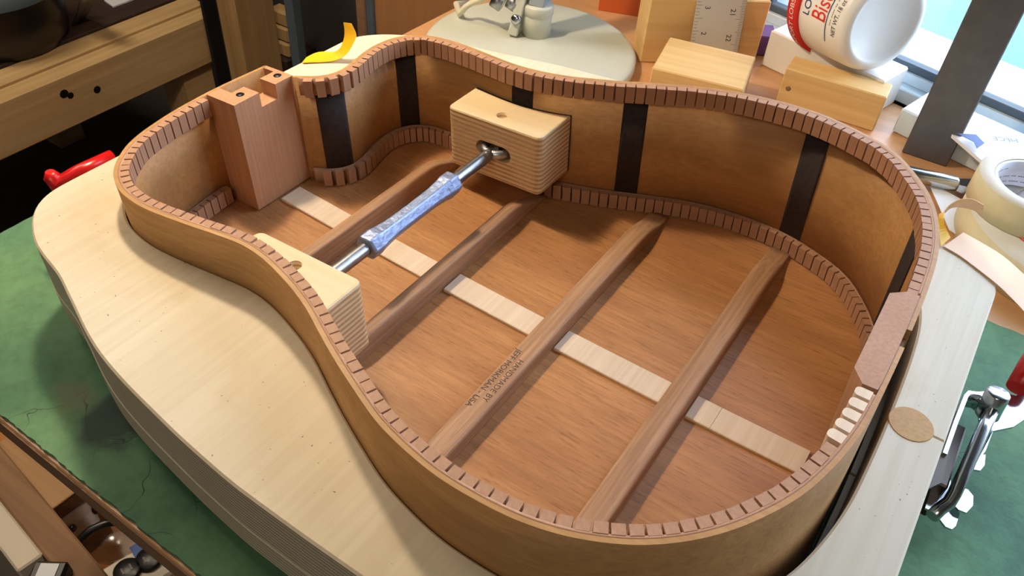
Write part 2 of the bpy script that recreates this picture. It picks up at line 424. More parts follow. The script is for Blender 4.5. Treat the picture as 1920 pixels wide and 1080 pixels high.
# ------------------------------------------------------------------ room
TH = math.radians(-14)
E_ = np.array([math.cos(TH), math.sin(TH), 0]); N_ = np.array([-math.sin(TH), math.cos(TH), 0])
O_ = w(1400, 90, 0)
RW = np.c_[E_, N_, [0, 0, 1]]
def wl(s, d, z): return O_ + E_ * s + N_ * d + np.array([0, 0, z])
struct(B().box((-0.3, -0.6, -0.03), (4.4, 3.4, 0.06)), 'floor', 'floor')
struct(B().box((-0.3, -0.6, 2.43), (4.4, 3.4, 0.06)), 'ceiling', 'wall')
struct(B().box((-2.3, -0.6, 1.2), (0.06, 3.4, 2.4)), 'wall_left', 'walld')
struct(B().box((1.9, -0.6, 1.2), (0.06, 3.4, 2.4)), 'wall_right', 'wall')
struct(B().box((-0.3, -2.2, 1.2), (4.4, 0.06, 2.4)), 'wall_front', 'wall')
WS0, WS1, WZ0, WZ1 = -0.048, 1.35, 0.001, 1.15        # the window opening along the far wall
WM = (WS0 + WS1) / 2
b = B()
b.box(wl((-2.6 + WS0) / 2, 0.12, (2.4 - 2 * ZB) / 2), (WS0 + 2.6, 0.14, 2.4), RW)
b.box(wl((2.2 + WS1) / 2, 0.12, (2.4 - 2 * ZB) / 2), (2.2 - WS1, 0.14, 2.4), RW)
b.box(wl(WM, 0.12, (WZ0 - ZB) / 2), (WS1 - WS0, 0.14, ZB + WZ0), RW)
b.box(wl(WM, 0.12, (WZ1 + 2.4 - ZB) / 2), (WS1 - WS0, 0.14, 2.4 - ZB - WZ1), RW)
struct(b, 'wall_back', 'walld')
struct(B().box(wl(0.72, 0.001, 0.0132), (1.06, 0.054, 0.0256), RW, 0.0015), 'trim_1', 'frame')
struct(B().box(wl(0.098, 0.004, 0.0200), (0.130, 0.048, 0.0396), RW, 0.0015), 'trim_2', 'white')
struct(B().box(wl(WM, 0.14, WZ0 + 0.003), (WS1 - WS0, 0.13, 0.004), RW), 'trim_3', 'frame')
win = link(bpy.data.objects.new('window_1', None)); win.matrix_world = Matrix.Translation(Vector(wl(0.5, 0.05, WZ0))); MATX['window_1'] = win.matrix_world.copy()
tag(win, kind='structure')
D = 0.054
B().box(wl(WM, 0.046, WZ0 + 0.007), (WS1 - WS0, 0.030, 0.014), RW, 0.001).build('bottom_rail', 'frame', win)
B().box(wl(WM, 0.053, WZ0 + 0.0195), (WS1 - WS0, 0.018, 0.011), RW, 0.001).build('bottom_rail', 'frame', win)
B().box(wl(WM, D, WZ0 + 0.029), (WS1 - WS0, 0.012, 0.008), RW, 0.001).build('glazing_bead', 'bluegrey', win)
B().box(wl(WM, D, WZ1 - 0.02), (WS1 - WS0, 0.04, 0.04), RW, 0.002).build('top_rail', 'frame', win)
for s in (WS0 + 0.012, 0.75, WS1 - 0.014): B().box(wl(s, D - 0.004, (WZ0 + WZ1) / 2), (0.024, 0.036, WZ1 - WZ0), RW, 0.003).build('stile', 'frame', win)
B().box(wl(WS0 + 0.030, D, (WZ0 + WZ1) / 2), (0.012, 0.014, WZ1 - WZ0), RW, 0.002).build('glazing_bead', 'bluegrey', win)
for a, c in ((WS0 + 0.02, 0.74), (0.76, WS1 - 0.02)):
    B().box(wl((a + c) / 2, D, (WZ0 + WZ1) / 2), (c - a, 0.003, WZ1 - WZ0 - 0.04), RW).build('pane', 'glass', win)
# the ground outside
bo = B(); bo.box(wl(2, 6.3, -ZB - 0.28), (26, 12, 0.1), RW)
tag(bo.build('lawn', 'lawn'), kind='structure')
po = light('window_portal', 'AREA', wl((WS0 + WS1) / 2, 0.14, (WZ0 + WZ1) / 2), 1, (1, 1, 1), (WS1 - WS0, WZ1 - WZ0), wl((WS0 + WS1) / 2, -1, (WZ0 + WZ1) / 2))
po.data.cycles.is_portal = True

# ------------------------------------------------------------------ workbench and mat
be = thing('workbench', 'long wooden workbench under the window carrying the guitar mold', 'workbench', (0, 0, 0))
bl, br, bf = -0.567, 1.4, -0.2505
pl = [(bl, bf), (br, bf), tuple(wl(1.62, 0.028, 0)[:2]), tuple(wl(-0.31, 0.028, 0)[:2])]
B().prism(pl, ZB - 0.018, ZB, 0.001).build('bench_top', 'bench', be)
for x, y in ((bl + 0.06, 0.14), (br - 0.06, bf + 0.08), (bl + 0.06, 0.36), (br - 0.06, 0.06)):
    B().box((x, y, (ZB - 0.018) / 2), (0.088, 0.088, ZB - 0.018), None, 0.003).build('leg', 'plank', be)
B().box((0.42, bf - 0.0006, ZB - 0.0095), (1.96, 0.0012, 0.017)).build('edge_band', 'plank', be)
MATO = (-0.1, -0.05, ZB)
MAT['mat'] = mat_mat()
def edge(a, c, n, amp):
    a, c = np.array(a[:2]), np.array(c[:2]); d = c - a; nn = np.array([-d[1], d[0]]) / np.linalg.norm(d)
    return [tuple(a + d * i / n + nn * random.uniform(-amp, amp)) for i in range(n)]
cor = [(-0.572, -0.2485), (0.62, -0.2495), (0.62, 0.212), (-0.545, 0.212)]
mp = edge(cor[0], cor[1], 420, 0.0006) + edge(cor[1], cor[2], 60, 0.0008) + edge(cor[2], cor[3], 120, 0.0008) + edge(cor[3], cor[0], 70, 0.001)
b = B(); b.prism(mp, ZB + 0.0002, ZB + 0.0032)
m_o = b.build('bench_mat', 'mat', origin=MATO)
tag(m_o, 'worn green rubber mat with cracks and stains covering the bench', 'mat')
MZ = 0.0032

# ------------------------------------------------------------------ guitar outline (plan in G)
OUT = [[-.4640,.0240],[-.4654,.0004],[-.4660,-.0217],[-.4655,-.0379],[-.4639,-.058],[-.4614,-.073],[-.4585,-.0871],[-.4548,-.0981],[-.4507,-.107],[-.4397,-.1215],[-.4332,-.1278],[-.4252,-.1329],[-.4165,-.1371],[-.4072,-.1396],[-.3953,-.1411],[-.3831,-.1412],[-.3627,-.139],[-.3405,-.1357],[-.3195,-.1325],[-.3089,-.1324],[-.2964,-.1341],[-.2857,-.1367],[-.2663,-.1425],[-.2485,-.1495],[-.2309,-.1588],[-.2108,-.1685],[-.1954,-.1752],[-.1729,-.1846],[-.1543,-.1891],[-.1369,-.1919],[-.127,-.1926],[-.1059,-.192],[-.0942,-.1907],[-.0835,-.1883],[-.0735,-.1852],[-.0582,-.1781],[-.0475,-.1712],[-.0396,-.1646],[-.032,-.1571],[-.0249,-.1483],[-.0192,-.1399],[-.0153,-.133],[-.0099,-.1231],[-.005,-.1107],[-.0001,-.0917],[.0027,-.075],[.0042,-.0600],[.0048,-.0393],[.0051,-.0266],[.0052,-.0082],[.0051,.0142],[.0045,.0414],[.0031,.0675],[.0013,.0811],[-.002,.0984],[-.0078,.117],[-.013,.1287],[-.0189,.1393],[-.0258,.1485],[-.0336,.1589],[-.0424,.168],[-.0526,.1752],[-.0605,.1791],[-.0775,.1854],[-.091,.1900],[-.1039,.1922],[-.1232,.1930],[-.1357,.1922],[-.148,.1905],[-.1609,.1880],[-.1785,.1827],[-.196,.1754],[-.2184,.1640],[-.2358,.1548],[-.2534,.1467],[-.2715,.1391],[-.2915,.1344],[-.3063,.133],[-.321,.1334],[-.3388,.1356],[-.3573,.1378],[-.3753,.1388],[-.3917,.1373],[-.4025,.134],[-.4105,.127],[-.4169,.1184],[-.4195,.1096],[-.4208,.0957],[-.4195,.0841],[-.4162,.07],[-.4128,.0564],[-.4125,.0464],[-.4149,.0401],[-.4213,.033],[-.4291,.0283],[-.4349,.0251]]
def resample(P, step):
    P = np.array(P, float); d = np.r_[0, np.cumsum(np.hypot(*np.diff(P, axis=0).T))]
    q = np.linspace(0, d[-1], int(d[-1] / step) + 1); return np.c_[np.interp(q, d, P[:, 0]), np.interp(q, d, P[:, 1])]
ol = resample(OUT, 0.002)
ker = np.exp(-0.5 * (np.arange(-9, 10) / 3.2) ** 2); ker /= ker.sum()
pad = np.r_[2 * ol[0] - ol[9:0:-1], ol, 2 * ol[-1] - ol[-2:-11:-1]]
ol = np.c_[np.convolve(pad[:, 0], ker, 'valid'), np.convolve(pad[:, 1], ker, 'valid')]
ol = resample(ol, 0.002)
tn = np.gradient(ol, axis=0); tn /= np.hypot(*tn.T)[:, None]
nin = np.c_[-tn[:, 1], tn[:, 0]]                     # inward (the outline runs with the inside on its left)
arc = np.r_[0, np.cumsum(np.hypot(*np.diff(ol, axis=0).T))]
def off(d): return ol + nin * d
def zb(x): return -0.1178 - 0.022 * x + 0.1005 * x * x     # inner face of the back
TAIL = int(np.argmin(np.abs(ol[:, 1] + 0.001) + (ol[:, 0] < -0.1) * 9))
SIDE = 0.0024
body = thing('acoustic_guitar', 'unfinished acoustic guitar body with open top, kerfed linings and back braces', 'guitar', mat=GMAT)

def strip_mesh(i0, i1, d0, d1, ztop, zbot):
    """wall following the outline between indices, from inset d0 to d1"""
    A, C_ = off(d0)[i0:i1], off(d1)[i0:i1]; n = len(A); b = B()
    rows = [np.c_[A, [ztop(p[0]) for p in A]], np.c_[C_, [ztop(p[0]) for p in C_]], np.c_[C_, [zbot(p[0]) for p in C_]], np.c_[A, [zbot(p[0]) for p in A]]]
    b.add(np.concatenate(rows), [])
    for a in range(4):
        c2 = (a + 1) % 4
        for i in range(n - 1): b.f.append((a * n + i, a * n + i + 1, c2 * n + i + 1, c2 * n + i)); b.sm.append(a in (1, 3))
    b.f.append(tuple(a * n for a in range(4))); b.f.append(tuple(a * n + n - 1 for a in range(4))[::-1]); b.sm += [False, False]
    return b
Z0 = lambda x: 0.0
ZK = lambda x: zb(x) - 0.003
iy = lambda y, far: int(np.argmin(np.abs(ol[:, 1] - y) + (ol[:, 0] < -0.1) * 9))
ta, tb_ = iy(-0.008, 0), iy(0.0064, 0)
s1 = strip_mesh(0, ta + 1, 0, SIDE, Z0, ZK).build('side', 'side_in', body, local=True)
s2 = strip_mesh(tb_, len(ol), 0, SIDE, Z0, ZK).build('side', 'side_in', body, local=True)
strip_mesh(ta, tb_ + 1, 0.0008, SIDE + 0.0004, lambda x: -0.006, ZK).build('tail_graft', 'plank', body, local=True)
# back plate
bm = bmesh.new()
vv = [bm.verts.new((p[0], p[1], 0)) for p in off(0.0006)[::2]]
bm.faces.new(vv)
for x in np.arange(-0.45, 0.0, 0.03):
    bmesh.ops.bisect_plane(bm, geom=bm.verts[:] + bm.edges[:] + bm.faces[:], plane_co=(x, 0, 0), plane_no=(1, 0, 0))
bmesh.ops.triangulate(bm, faces=bm.faces[:])
for v in bm.verts: v.co.z = zb(v.co.x)
bmesh.ops.recalc_face_normals(bm, faces=bm.faces)
ext = bmesh.ops.extrude_face_region(bm, geom=bm.faces[:])
for g_ in ext['geom']:
    if isinstance(g_, bmesh.types.BMVert): g_.co.z -= 0.003
bmesh.ops.recalc_face_normals(bm, faces=bm.faces)
me = bpy.data.meshes.new('back_plate'); bm.to_mesh(me); bm.free(); me.materials.append(MAT['back'])
bk = link(bpy.data.objects.new('back_plate', me)); bk.parent = body

# kerfed linings: a continuous strip and its separate blocks
LT, LH, PITCH_K, GAPK = 0.0090, 0.0135, 0.0073, 0.00110
def blockmesh(name, mat, hgt):
    b = B(); wd_, dp = PITCH_K - GAPK, LT - SIDE - 0.0014
    b.add([(-wd_ / 2, 0, 0), (wd_ / 2, 0, 0), (wd_ / 2, dp, 0), (-wd_ / 2, dp, 0), (-wd_ / 2, dp, -hgt + 0.001), (wd_ / 2, dp, -hgt + 0.001), (wd_ / 2, dp * 0.75, -hgt), (-wd_ / 2, dp * 0.75, -hgt), (wd_ / 2, 0, -hgt), (-wd_ / 2, 0, -hgt)],
          [(0, 1, 2, 3), (3, 2, 5, 4), (4, 5, 6, 7), (7, 6, 8, 9), (0, 9, 8, 1), (0, 3, 4, 7, 9), (1, 8, 6, 5, 2)])
    o = b.build(name, mat); me = o.data; bpy.data.objects.remove(o); return me
me_top = blockmesh('lining_block', 'lining', LH)
def in_neck(p): return p[0] < -0.425 and -0.034 < p[1] < 0.027
def in_tail(p): return p[0] > -0.02 and -0.0445 < p[1] < 0.0345
def at_arc(s, d):
    o_ = off(d); return np.array([np.interp(s, arc, o_[:, 0]), np.interp(s, arc, o_[:, 1])]), np.array([np.interp(s, arc, tn[:, 0]), np.interp(s, arc, tn[:, 1])])
def runs(test):
    out, cur = [], []
    for i, p in enumerate(ol):
        if test(p): 
            if len(cur) > 3: out.append((cur[0], cur[-1] + 1))
            cur = []
        else: cur.append(i)
    if len(cur) > 3: out.append((cur[0], cur[-1] + 1))
    return out
BRX = [(-0.3625, 0.0105, 0.0165), (-0.2825, 0.0105, 0.0160), (-0.1937, 0.0158, 0.0105), (-0.0985, 0.0160, 0.0105)]
def pale(p): return p[0] > -0.02 and -0.083 < p[1] < -0.043
for nm, mname in (('top_lining', 'top'), ('back_lining', 'back')):
    if mname == 'top': zt, zl = (lambda x: -0.0001), (lambda x: -LH)
    else: zt, zl = (lambda x: zb(x) + LH), (lambda x: zb(x))
    bl_ = B()
    for a, c in runs(lambda p: in_neck(p) or in_tail(p)):
        q = strip_mesh(a, c, SIDE, SIDE + 0.0016, zt, zl); bl_.add(q.v, q.f, True)
    par = bl_.build(nm, 'lining', body, local=True)
    s = 0.004
    while s < arc[-1] - 0.004:
        p, t = at_arc(s, SIDE + 0.0014)
        if not (in_neck(p) or in_tail(p) or (mname == 'top' and pale(p))):
            o = link(bpy.data.objects.new('lining_block', me_top)); o.parent = par
            a = math.atan2(t[1], t[0])
            jit = random.uniform(-0.00018, 0.00018)
            if mname == 'top':
                M = Matrix.Translation((p[0], p[1], jit)) @ Matrix.Rotation(a, 4, 'Z')
            else:
                M = Matrix.Translation((p[0], p[1], zb(p[0]) + LH + jit)) @ Matrix.Rotation(a, 4, 'Z')
            ki = min(len(ol) - 2, max(1, int(s / 0.002))); oi = off(LT)
            rt_ = float(np.hypot(*(oi[ki + 1] - oi[ki - 1])) / np.hypot(*(ol[ki + 1] - ol[ki - 1])))
            fit_ = min(1.02, (PITCH_K * rt_ - GAPK * 0.8) / (PITCH_K - GAPK))
            M = M @ Matrix.Diagonal((random.uniform(0.97, 1.0) * fit_, random.uniform(0.97, 1.02), 1, 1))
            o.matrix_local = M
        s += PITCH_K + random.uniform(-0.0002, 0.0002)
    if mname == 'top':
        # five pale mended blocks with rounded inner ends beside the tail block
        ys = np.linspace(-0.049, -0.080, 5)
        for y in ys:
            i = iy(y, 0); p = off(SIDE + 0.0014)[i]; t = tn[i]; nn = nin[i]; b = B()
            prof = [(-0.0029, 0)] + [(-0.0029 + 0.0022 * (1 - math.cos(q)), 0.0052 + 0.0022 * math.sin(q)) for q in np.linspace(0, math.pi / 2, 6)] + [(0.0029 - 0.0022 * (1 - math.cos(q)), 0.0052 + 0.0022 * math.sin(q)) for q in np.linspace(math.pi / 2, 0, 6)] + [(0.0029, 0)]
            b.prism([p + t * q[0] + nn * q[1] for q in prof], -0.010, 0.0)
            o = b.build('repair_block', 'strip', par, local=True); o['label'] = 'pale rounded lining block'

# neck block with its mortise
b = B()
XI, XO, YN, YF = -0.4357, -0.4632, -0.0300, 0.0250
XM = -0.4513; PZ = -0.030
b.box(((XI + XO) / 2, (YN + YF) / 2, (PZ + zb(-0.45)) / 2), (XI - XO, YF - YN, PZ - zb(-0.45)))
def bx(x0, x1, y0, y1, z0, z1): b.box(((x0 + x1) / 2, (y0 + y1) / 2, (z0 + z1) / 2), (x1 - x0, y1 - y0, z1 - z0))
bx(XM, XI, YN, -0.0072, PZ, 0); bx(XM, XI, 0.0080, YF, PZ, 0)
bx(XO, XM, YN, -0.0185, PZ, 0); bx(XO, XM, 0.0213, YF, PZ, 0)
bx(XM, XI, -0.0072, 0.0080, PZ, -0.0112)
nb = b.build('neck_block', 'block', body, local=True)
for y in (-0.0167, 0.0185):
    B().lathe([(0.0001, 0.0003), (0.0029, 0.0003), (0.0029, -0.001)], (-0.4443, y, 0), seg=20).build('screw_hole', 'black', nb, local=True)
# tail block
tp = [(-0.0113, 0.0278), (-0.0043, 0.0338), (0.0026, 0.0342)] + [tuple(off(SIDE + 0.0001)[i]) for i in range(iy(0.033, 1), iy(-0.042, 0), -3)] + [(0.0020, -0.0431), (-0.0049, -0.0431), (-0.0110, -0.0351)]
B().prism(tp, zb(0) + 0.0002, 0.0004).build('tail_block', 'lining', body, local=True)
# braces
def yspan(x):
    q = off(LT); near_, far_ = [p for p in q if p[1] < 0], [p for p in q if p[1] > 0.05]
    return min(near_, key=lambda p: abs(p[0] - x))[1], min(far_, key=lambda p: abs(p[0] - x))[1]
braces = []
for x, wd_, h in BRX:
    y0, y1 = yspan(x); ys = np.linspace(y0 + 0.0005, y1 - 0.0005, 46); b = B(); k = 0; ns = 9; rows = []
    for y in ys:
        e = min(y - ys[0], ys[-1] - y); tt = min(1, e / 0.048); hh = 0.0024 + (h - 0.0024) * (tt * tt * (3 - 2 * tt))
        base = zb(x); sec = []
        flat = 0.34 if wd_ > 0.012 else 0.34
        for a in np.linspace(0, math.pi, ns):
            cx = math.copysign(abs(math.cos(a)) ** flat, math.cos(a)) if abs(math.cos(a)) > 1e-9 else 0
            cz = math.sin(a) ** 0.7 if a not in (0, math.pi) else 0
            rt = min(hh * 0.55, 0.0026 if wd_ > 0.012 else 0.0045)
            sec.append((x + cx * wd_ / 2 * 1.0, y, base + hh - rt + rt * max(0, cz)))
        rows.append([(x + wd_ / 2, y, base + 0.0001)] + sec + [(x - wd_ / 2, y, base + 0.0001)])
    n = ns + 2
    b.add([p for r in rows for p in r], [])
    for i in range(len(rows) - 1):
        for j in range(n):
            q = (j + 1) % n; b.f.append((i * n + j, i * n + q, (i + 1) * n + q, (i + 1) * n + j)); b.sm.append(1 <= j < n - 2)
    b.f.append(tuple(range(n))); b.f.append(tuple(range((len(rows) - 1) * n, len(rows) * n))[::-1]); b.sm += [False, False]
    braces.append(b.build('back_brace', 'brace', body, local=True))
zt3 = zb(-0.1937) + 0.0105 + 0.00012
lettering('stamped_lettering', 'HANDMADE BY', 0.0056, (-0.1918, -0.0590, zt3 - 0.0001), (0, -1, 0), (1, 0, 0), 'ink', braces[2], local=True, sx=1.04)
lettering('stamped_lettering', 'JEFF MORKMAN - USA', 0.0056, (-0.1978, -0.0600, zt3 - 0.0001), (0, -1, 0), (1, 0, 0), 'ink', braces[2], local=True, sx=1.04)
# centre seam strip in lengths between the braces
segs = [(-0.4325, -0.369), (-0.3560, -0.2890), (-0.2760, -0.2025), (-0.1848, -0.1076), (-0.0895, -0.0735), (-0.0733, -0.0170)]
for a, c in segs:
    b = B(); xs = np.linspace(a, c, 7); rows = []
    for x in xs: rows.append([(x, -0.0100, zb(x) + 0.0001), (x, -0.0100, zb(x) + 0.0019), (x, -0.0094, zb(x) + 0.0023), (x, 0.0094, zb(x) + 0.0023), (x, 0.0100, zb(x) + 0.0019), (x, 0.0100, zb(x) + 0.0001)])
    b.add([p for r in rows for p in r], [])
    for i in range(6):
        for j in range(6): q = (j + 1) % 6; b.f.append((i * 6 + j, i * 6 + q, (i + 1) * 6 + q, (i + 1) * 6 + j)); b.sm.append(False)
    b.f.append(tuple(range(6))); b.f.append(tuple(range(36, 42))[::-1]); b.sm += [False, False]
    b.build('seam_strip', 'strip', body, local=True)
# cloth side straps
def arc_near(x, y): return arc[int(np.argmin(np.hypot(off(SIDE)[:, 0] - x, off(SIDE)[:, 1] - y)))]
for (xa, ya), (xb, yb) in (((-0.424, 0.033), (-0.411, 0.047)), ((-0.4395, 0.1263), (-0.4284, 0.1463)), ((-0.3151, 0.13), (-0.2939, 0.1303)), ((-0.2339, 0.1550), (-0.2130, 0.1650)), ((-0.1073, 0.192), (-0.0858, 0.188)), ((-0.0191, 0.1309), (-0.0088, 0.1084))):
    m = (arc_near(xa, ya) + arc_near(xb, yb)) / 2
    i0, i1 = int(np.searchsorted(arc, m - 0.011)), int(np.searchsorted(arc, m + 0.011))
    strip_mesh(i0, i1, SIDE - 0.0002, SIDE + 0.0007, lambda x: -LH - 0.0005, lambda x: zb(x) + LH + 0.0003).build('side_strap', 'strap', body, local=True)

# ------------------------------------------------------------------ waist spreader
sp = thing('waist_spreader', 'turnbuckle spreader with two plywood jaws braced across the guitar waist', 'clamp', mat=GMAT)
JX0, JX1, JZ0, JZ1, JY = -0.3490, -0.2645, -0.0792, -0.0288, 0.0945
def inner_y(x, side):
    q = off(SIDE + 0.0030); c_ = [p for p in q if (p[1] > 0.05) == (side > 0) and -0.42 < p[0] < -0.15]
    c_ = sorted(c_, key=lambda p: p[0]); c_ = np.array(c_); return float(np.interp(x, c_[:, 0], c_[:, 1]))
AX = (JX0 + JX1) / 2; AZ = (JZ0 + JZ1) / 2
for sd in (1, -1):
    xs = np.linspace(JX0, JX1, 22)
    back = [(x, inner_y(x, sd)) for x in xs]
    rc = 0.005
    def corner(cx, sx):
        return [(cx - sx * rc * (1 - math.sin(q)), sd * (JY + rc * (1 - math.cos(q)))) for q in np.linspace(0, math.pi / 2, 5)]
    front = corner(JX1, 1) + corner(JX0, -1)[::-1]
    poly = front[::-1] + back[::1] if False else back + corner(JX1, 1)[::-1] + corner(JX0, -1)
    NL = 26; b = B(); P = np.array(poly)
    ar = np.sum(P[:, 0] * np.roll(P[:, 1], -1) - P[:, 1] * np.roll(P[:, 0], -1))
    if ar < 0: P = P[::-1]
    e = np.roll(P, -1, 0) - P; nn = np.c_[e[:, 1], -e[:, 0]]; nn /= np.linalg.norm(nn, axis=1)[:, None] + 1e-12
    vn = nn + np.roll(nn, 1, 0); vn /= np.linalg.norm(vn, axis=1)[:, None]
    rings = [(JZ0, 0.0016), (JZ0 + 0.0016, 0.0)]
    zs = np.linspace(JZ0 + 0.0016, JZ1 - 0.0016, NL + 1)
    for i in range(NL):
        ins = 0.00018 if i % 2 else 0.0
        rings += [(zs[i] + 0.0002, ins), (zs[i + 1] - 0.0002, ins)]
    rings += [(JZ1 - 0.0016, 0.0), (JZ1 - 0.0005, 0.0005), (JZ1, 0.0018)]
    n = len(P)
    b.add(np.concatenate([np.c_[P - vn * i_, np.full(n, z)] for z, i_ in rings]), [])
    for r in range(len(rings) - 1):
        for i in range(n):
            j = (i + 1) % n; b.f.append((r * n + i, r * n + j, (r + 1) * n + j, (r + 1) * n + i)); b.sm.append(False)
    b.f.append(tuple(range(n))[::-1]); b.f.append(tuple(range((len(rings) - 1) * n, len(rings) * n))); b.sm += [False, False]
    jaw = b.build('jaw_block', 'jaw', sp, local=True)
    # cut the slot for the eye and the counterbored hole for its bolt
    cut = B()
    sw, sh, dp = 0.0160, 0.0065, 0.030
    st = [(AX + sx * (sw - sh) + sh * math.cos(q), AZ + sh * math.sin(q)) for sx, qs in ((1, np.linspace(-math.pi / 2, math.pi / 2, 9)), (-1, np.linspace(math.pi / 2, 3 * math.pi / 2, 9))) for q in qs]
    m_ = len(st); ya, yb = sd * (JY - 0.01), sd * (JY + dp)
    cut.add([(p[0], ya, p[1]) for p in st] + [(p[0], yb, p[1]) for p in st], [tuple(range(m_)), tuple(range(m_, 2 * m_))[::-1]] + [(i, (i + 1) % m_, m_ + (i + 1) % m_, m_ + i) for i in range(m_)])
    c1 = cut.build('slot_cutter', 'jaw', sp, local=True)
    hb = B().lathe([(0.0001, JZ1 - 0.008), (0.0045, JZ1 - 0.008), (0.0045, JZ1 + 0.01), (0.00011, JZ1 + 0.01)], (AX, sd * (JY + 0.0125), 0), seg=24)
    c2 = hb.build('hole_cutter', 'jaw', sp, local=True)
    for c_ in (c1, c2):
        md = jaw.modifiers.new('cut', 'BOOLEAN'); md.operation = 'DIFFERENCE'; md.object = c_; md.solver = 'EXACT'
    bpy.context.view_layer.update()
    me = bpy.data.meshes.new_from_object(jaw.evaluated_get(bpy.context.evaluated_depsgraph_get()))
    jaw.modifiers.clear(); jaw.data = me
    for c_ in (c1, c2): bpy.data.objects.remove(c_)
    # cork pad against the side
    pb = B(); A_ = [(x, inner_y(x, sd) + sd * 0.0002, JZ0 + 0.001) for x in xs]; C_ = [(x, inner_y(x, sd) + sd * 0.0002, JZ1 - 0.001) for x in xs]
    pb.ribbon(np.array(A_) + [0, sd * 0.0011, 0], np.array(C_) + [0, sd * 0.0011, 0], 0.0016); pb.build('cork_pad', 'strap', jaw, local=True)
    yb_ = sd * (JY + 0.0125)
    B().lathe([(0.0001, JZ1 - 0.0060), (0.0018, JZ1 - 0.0055), (0.0038, JZ1 - 0.0062), (0.0036, JZ1 - 0.0085), (0.0030, JZ1 - 0.009), (0.0030, JZ0 + 0.01)], (AX, yb_, 0), seg=18).build('eye_bolt_pin', 'black', jaw, local=True)
    # eye and threaded rod
    ey = B(); R0 = 0.0100; r0 = 0.0036; cy = sd * (JY + 0.0065)
    ring = [(AX + R0 * math.sin(q), cy - sd * R0 * math.cos(q), AZ) for q in np.linspace(0, 2 * math.pi, 33)]
    ey.tube(ring, r0, 12, cap=False)
    rod0, rod1 = sd * (JY - 0.005), sd * 0.0340
    ey.tube([(AX, rod0 + sd * 0.003, AZ), (AX, rod0 - sd * 0.006, AZ)], [0.0040, 0.0043], 16)
    rod = ey.build('eye_rod', 'steel', sp, local=True)
    th = B(); rr_, pts = [], []
    L_ = abs(rod0 - rod1); nt = int(L_ / 0.0014)
    for i in range(nt * 2 + 1):
        pts.append((AX, rod0 - sd * L_ * i / (nt * 2), AZ)); rr_.append(0.0048 if i % 2 else 0.0041)
    th.tube(pts, rr_, 20).build('thread', 'steel', rod, local=True)
tbk = B()
ys = [-0.047, -0.0465, -0.038, -0.033, -0.022, 0, 0.022, 0.033, 0.038, 0.0465, 0.047]
rs = [0.0080, 0.0092, 0.0094, 0.0084, 0.0074, 0.0072, 0.0074, 0.0084, 0.0094, 0.0092, 0.0080]
tbk.tube([(AX, y - 0.002, AZ) for y in ys], rs, 6, smooth=False)
o = tbk.build('turnbuckle_sleeve', 'cast', sp, local=True); o['label'] = 'blue-grey cast hexagonal turnbuckle sleeve'
bv = o.modifiers.new('soften', 'BEVEL'); bv.width = 0.0014; bv.segments = 2; bv.limit_method = 'ANGLE'; bv.angle_limit = 0.5

# ------------------------------------------------------------------ plywood mold
mo = thing('guitar_mold', 'thick plywood outside mold in two latched halves holding the guitar body', 'mold', (-0.22, 0, ZB + MZ))
nearo = [(-.4795, .02), (-.4795, -.138), (-.4790, -.150), (-.474, -.160), (-.464, -.170), (-.451, -.178), (-.438, -.184), (-.419, -.188), (-.405, -.1905), (-.395, -.195), (-.380, -.200), (-.362, -.207), (-.343, -.213), (-.329, -.216), (-.312, -.219), (-.292, -.2215), (-.263, -.225), (-.224, -.228), (-.179, -.228), (-.10, -.2265), (-.05, -.221), (-.01, -.202), (.022, -.176), (.0425, -.148), (.0435, -.09), (.044, 0.0)]
faro = [(.044, 0.0), (.0443, .148), (.043, .153), (.014, .166), (.003, .1725), (-.03, .196), (-.08, .215), (-.15, .228), (-.20, .227), (-.265, .219), (-.315, .209), (-.359, .196), (-.396, .186), (-.443, .169), (-.455, .162), (-.468, .150), (-.4790, .134), (-.479, .095), (-.4795, .02)]
def ss(t): t = min(1, max(0, t)); return t * t * (3 - 2 * t)
def mold_inner(extra, gap=True):
    out = []
    for i in range(len(ol)):
        p = ol[i]; zG = -0.052 - K * p[0]
        g_ = 0.0009 + extra
        if not gap: pass
        elif p[1] < 0: g_ += 0.0062 * ss((p[0] + 0.075) / 0.075)
        elif p[0] > -0.1: g_ += 0.0060 * ss((p[0] + 0.012) / 0.014)
        q = p - nin[i] * g_; out.append(G2W((q[0], q[1], zG))[:2])
    return np.array(out)
def densify(P, step=0.006): return resample(P, step)
def sm_poly(P):
    q = densify(P, 0.004); kk = np.exp(-0.5 * (np.arange(-5, 6) / 2.0) ** 2); kk /= kk.sum()
    m = q.copy()
    pd = np.r_[np.repeat(q[:1], 5, 0), q, np.repeat(q[-1:], 5, 0)]
    m = np.c_[np.convolve(pd[:, 0], kk, 'valid'), np.convolve(pd[:, 1], kk, 'valid')]; m[0], m[-1] = q[0], q[-1]; return m
no, fo = sm_poly(nearo), sm_poly(faro)
def half(which, extra, inset, z0, z1, ch):
    inn = mold_inner(extra)
    t0 = int(np.argmin(np.abs(inn[:, 1]) + (inn[:, 0] < -0.2) * 9))
    # neck end split at y = 0.02 on the near run
    n0 = int(np.argmin(np.abs(inn[:60, 1] - 0.018)))
    if which == 'near': outer = no; inner = inn[n0:t0 + 1]
    else:
        neck = np.array([[inn[-1][0] - 0.0, inn[-1][1] + 0.0022], [-.4625, .0275], [-.4640, .0205]])
        outer = fo; inner = np.r_[inn[t0:], neck]
    if inset:
        t = np.gradient(outer, axis=0); t /= np.hypot(*t.T)[:, None]; outer = outer + np.c_[-t[:, 1], t[:, 0]] * inset
    poly = np.r_[outer, inner[::-1]]
    b = B(); b.prism(poly, ZB + z0, ZB + z1, ch); return b
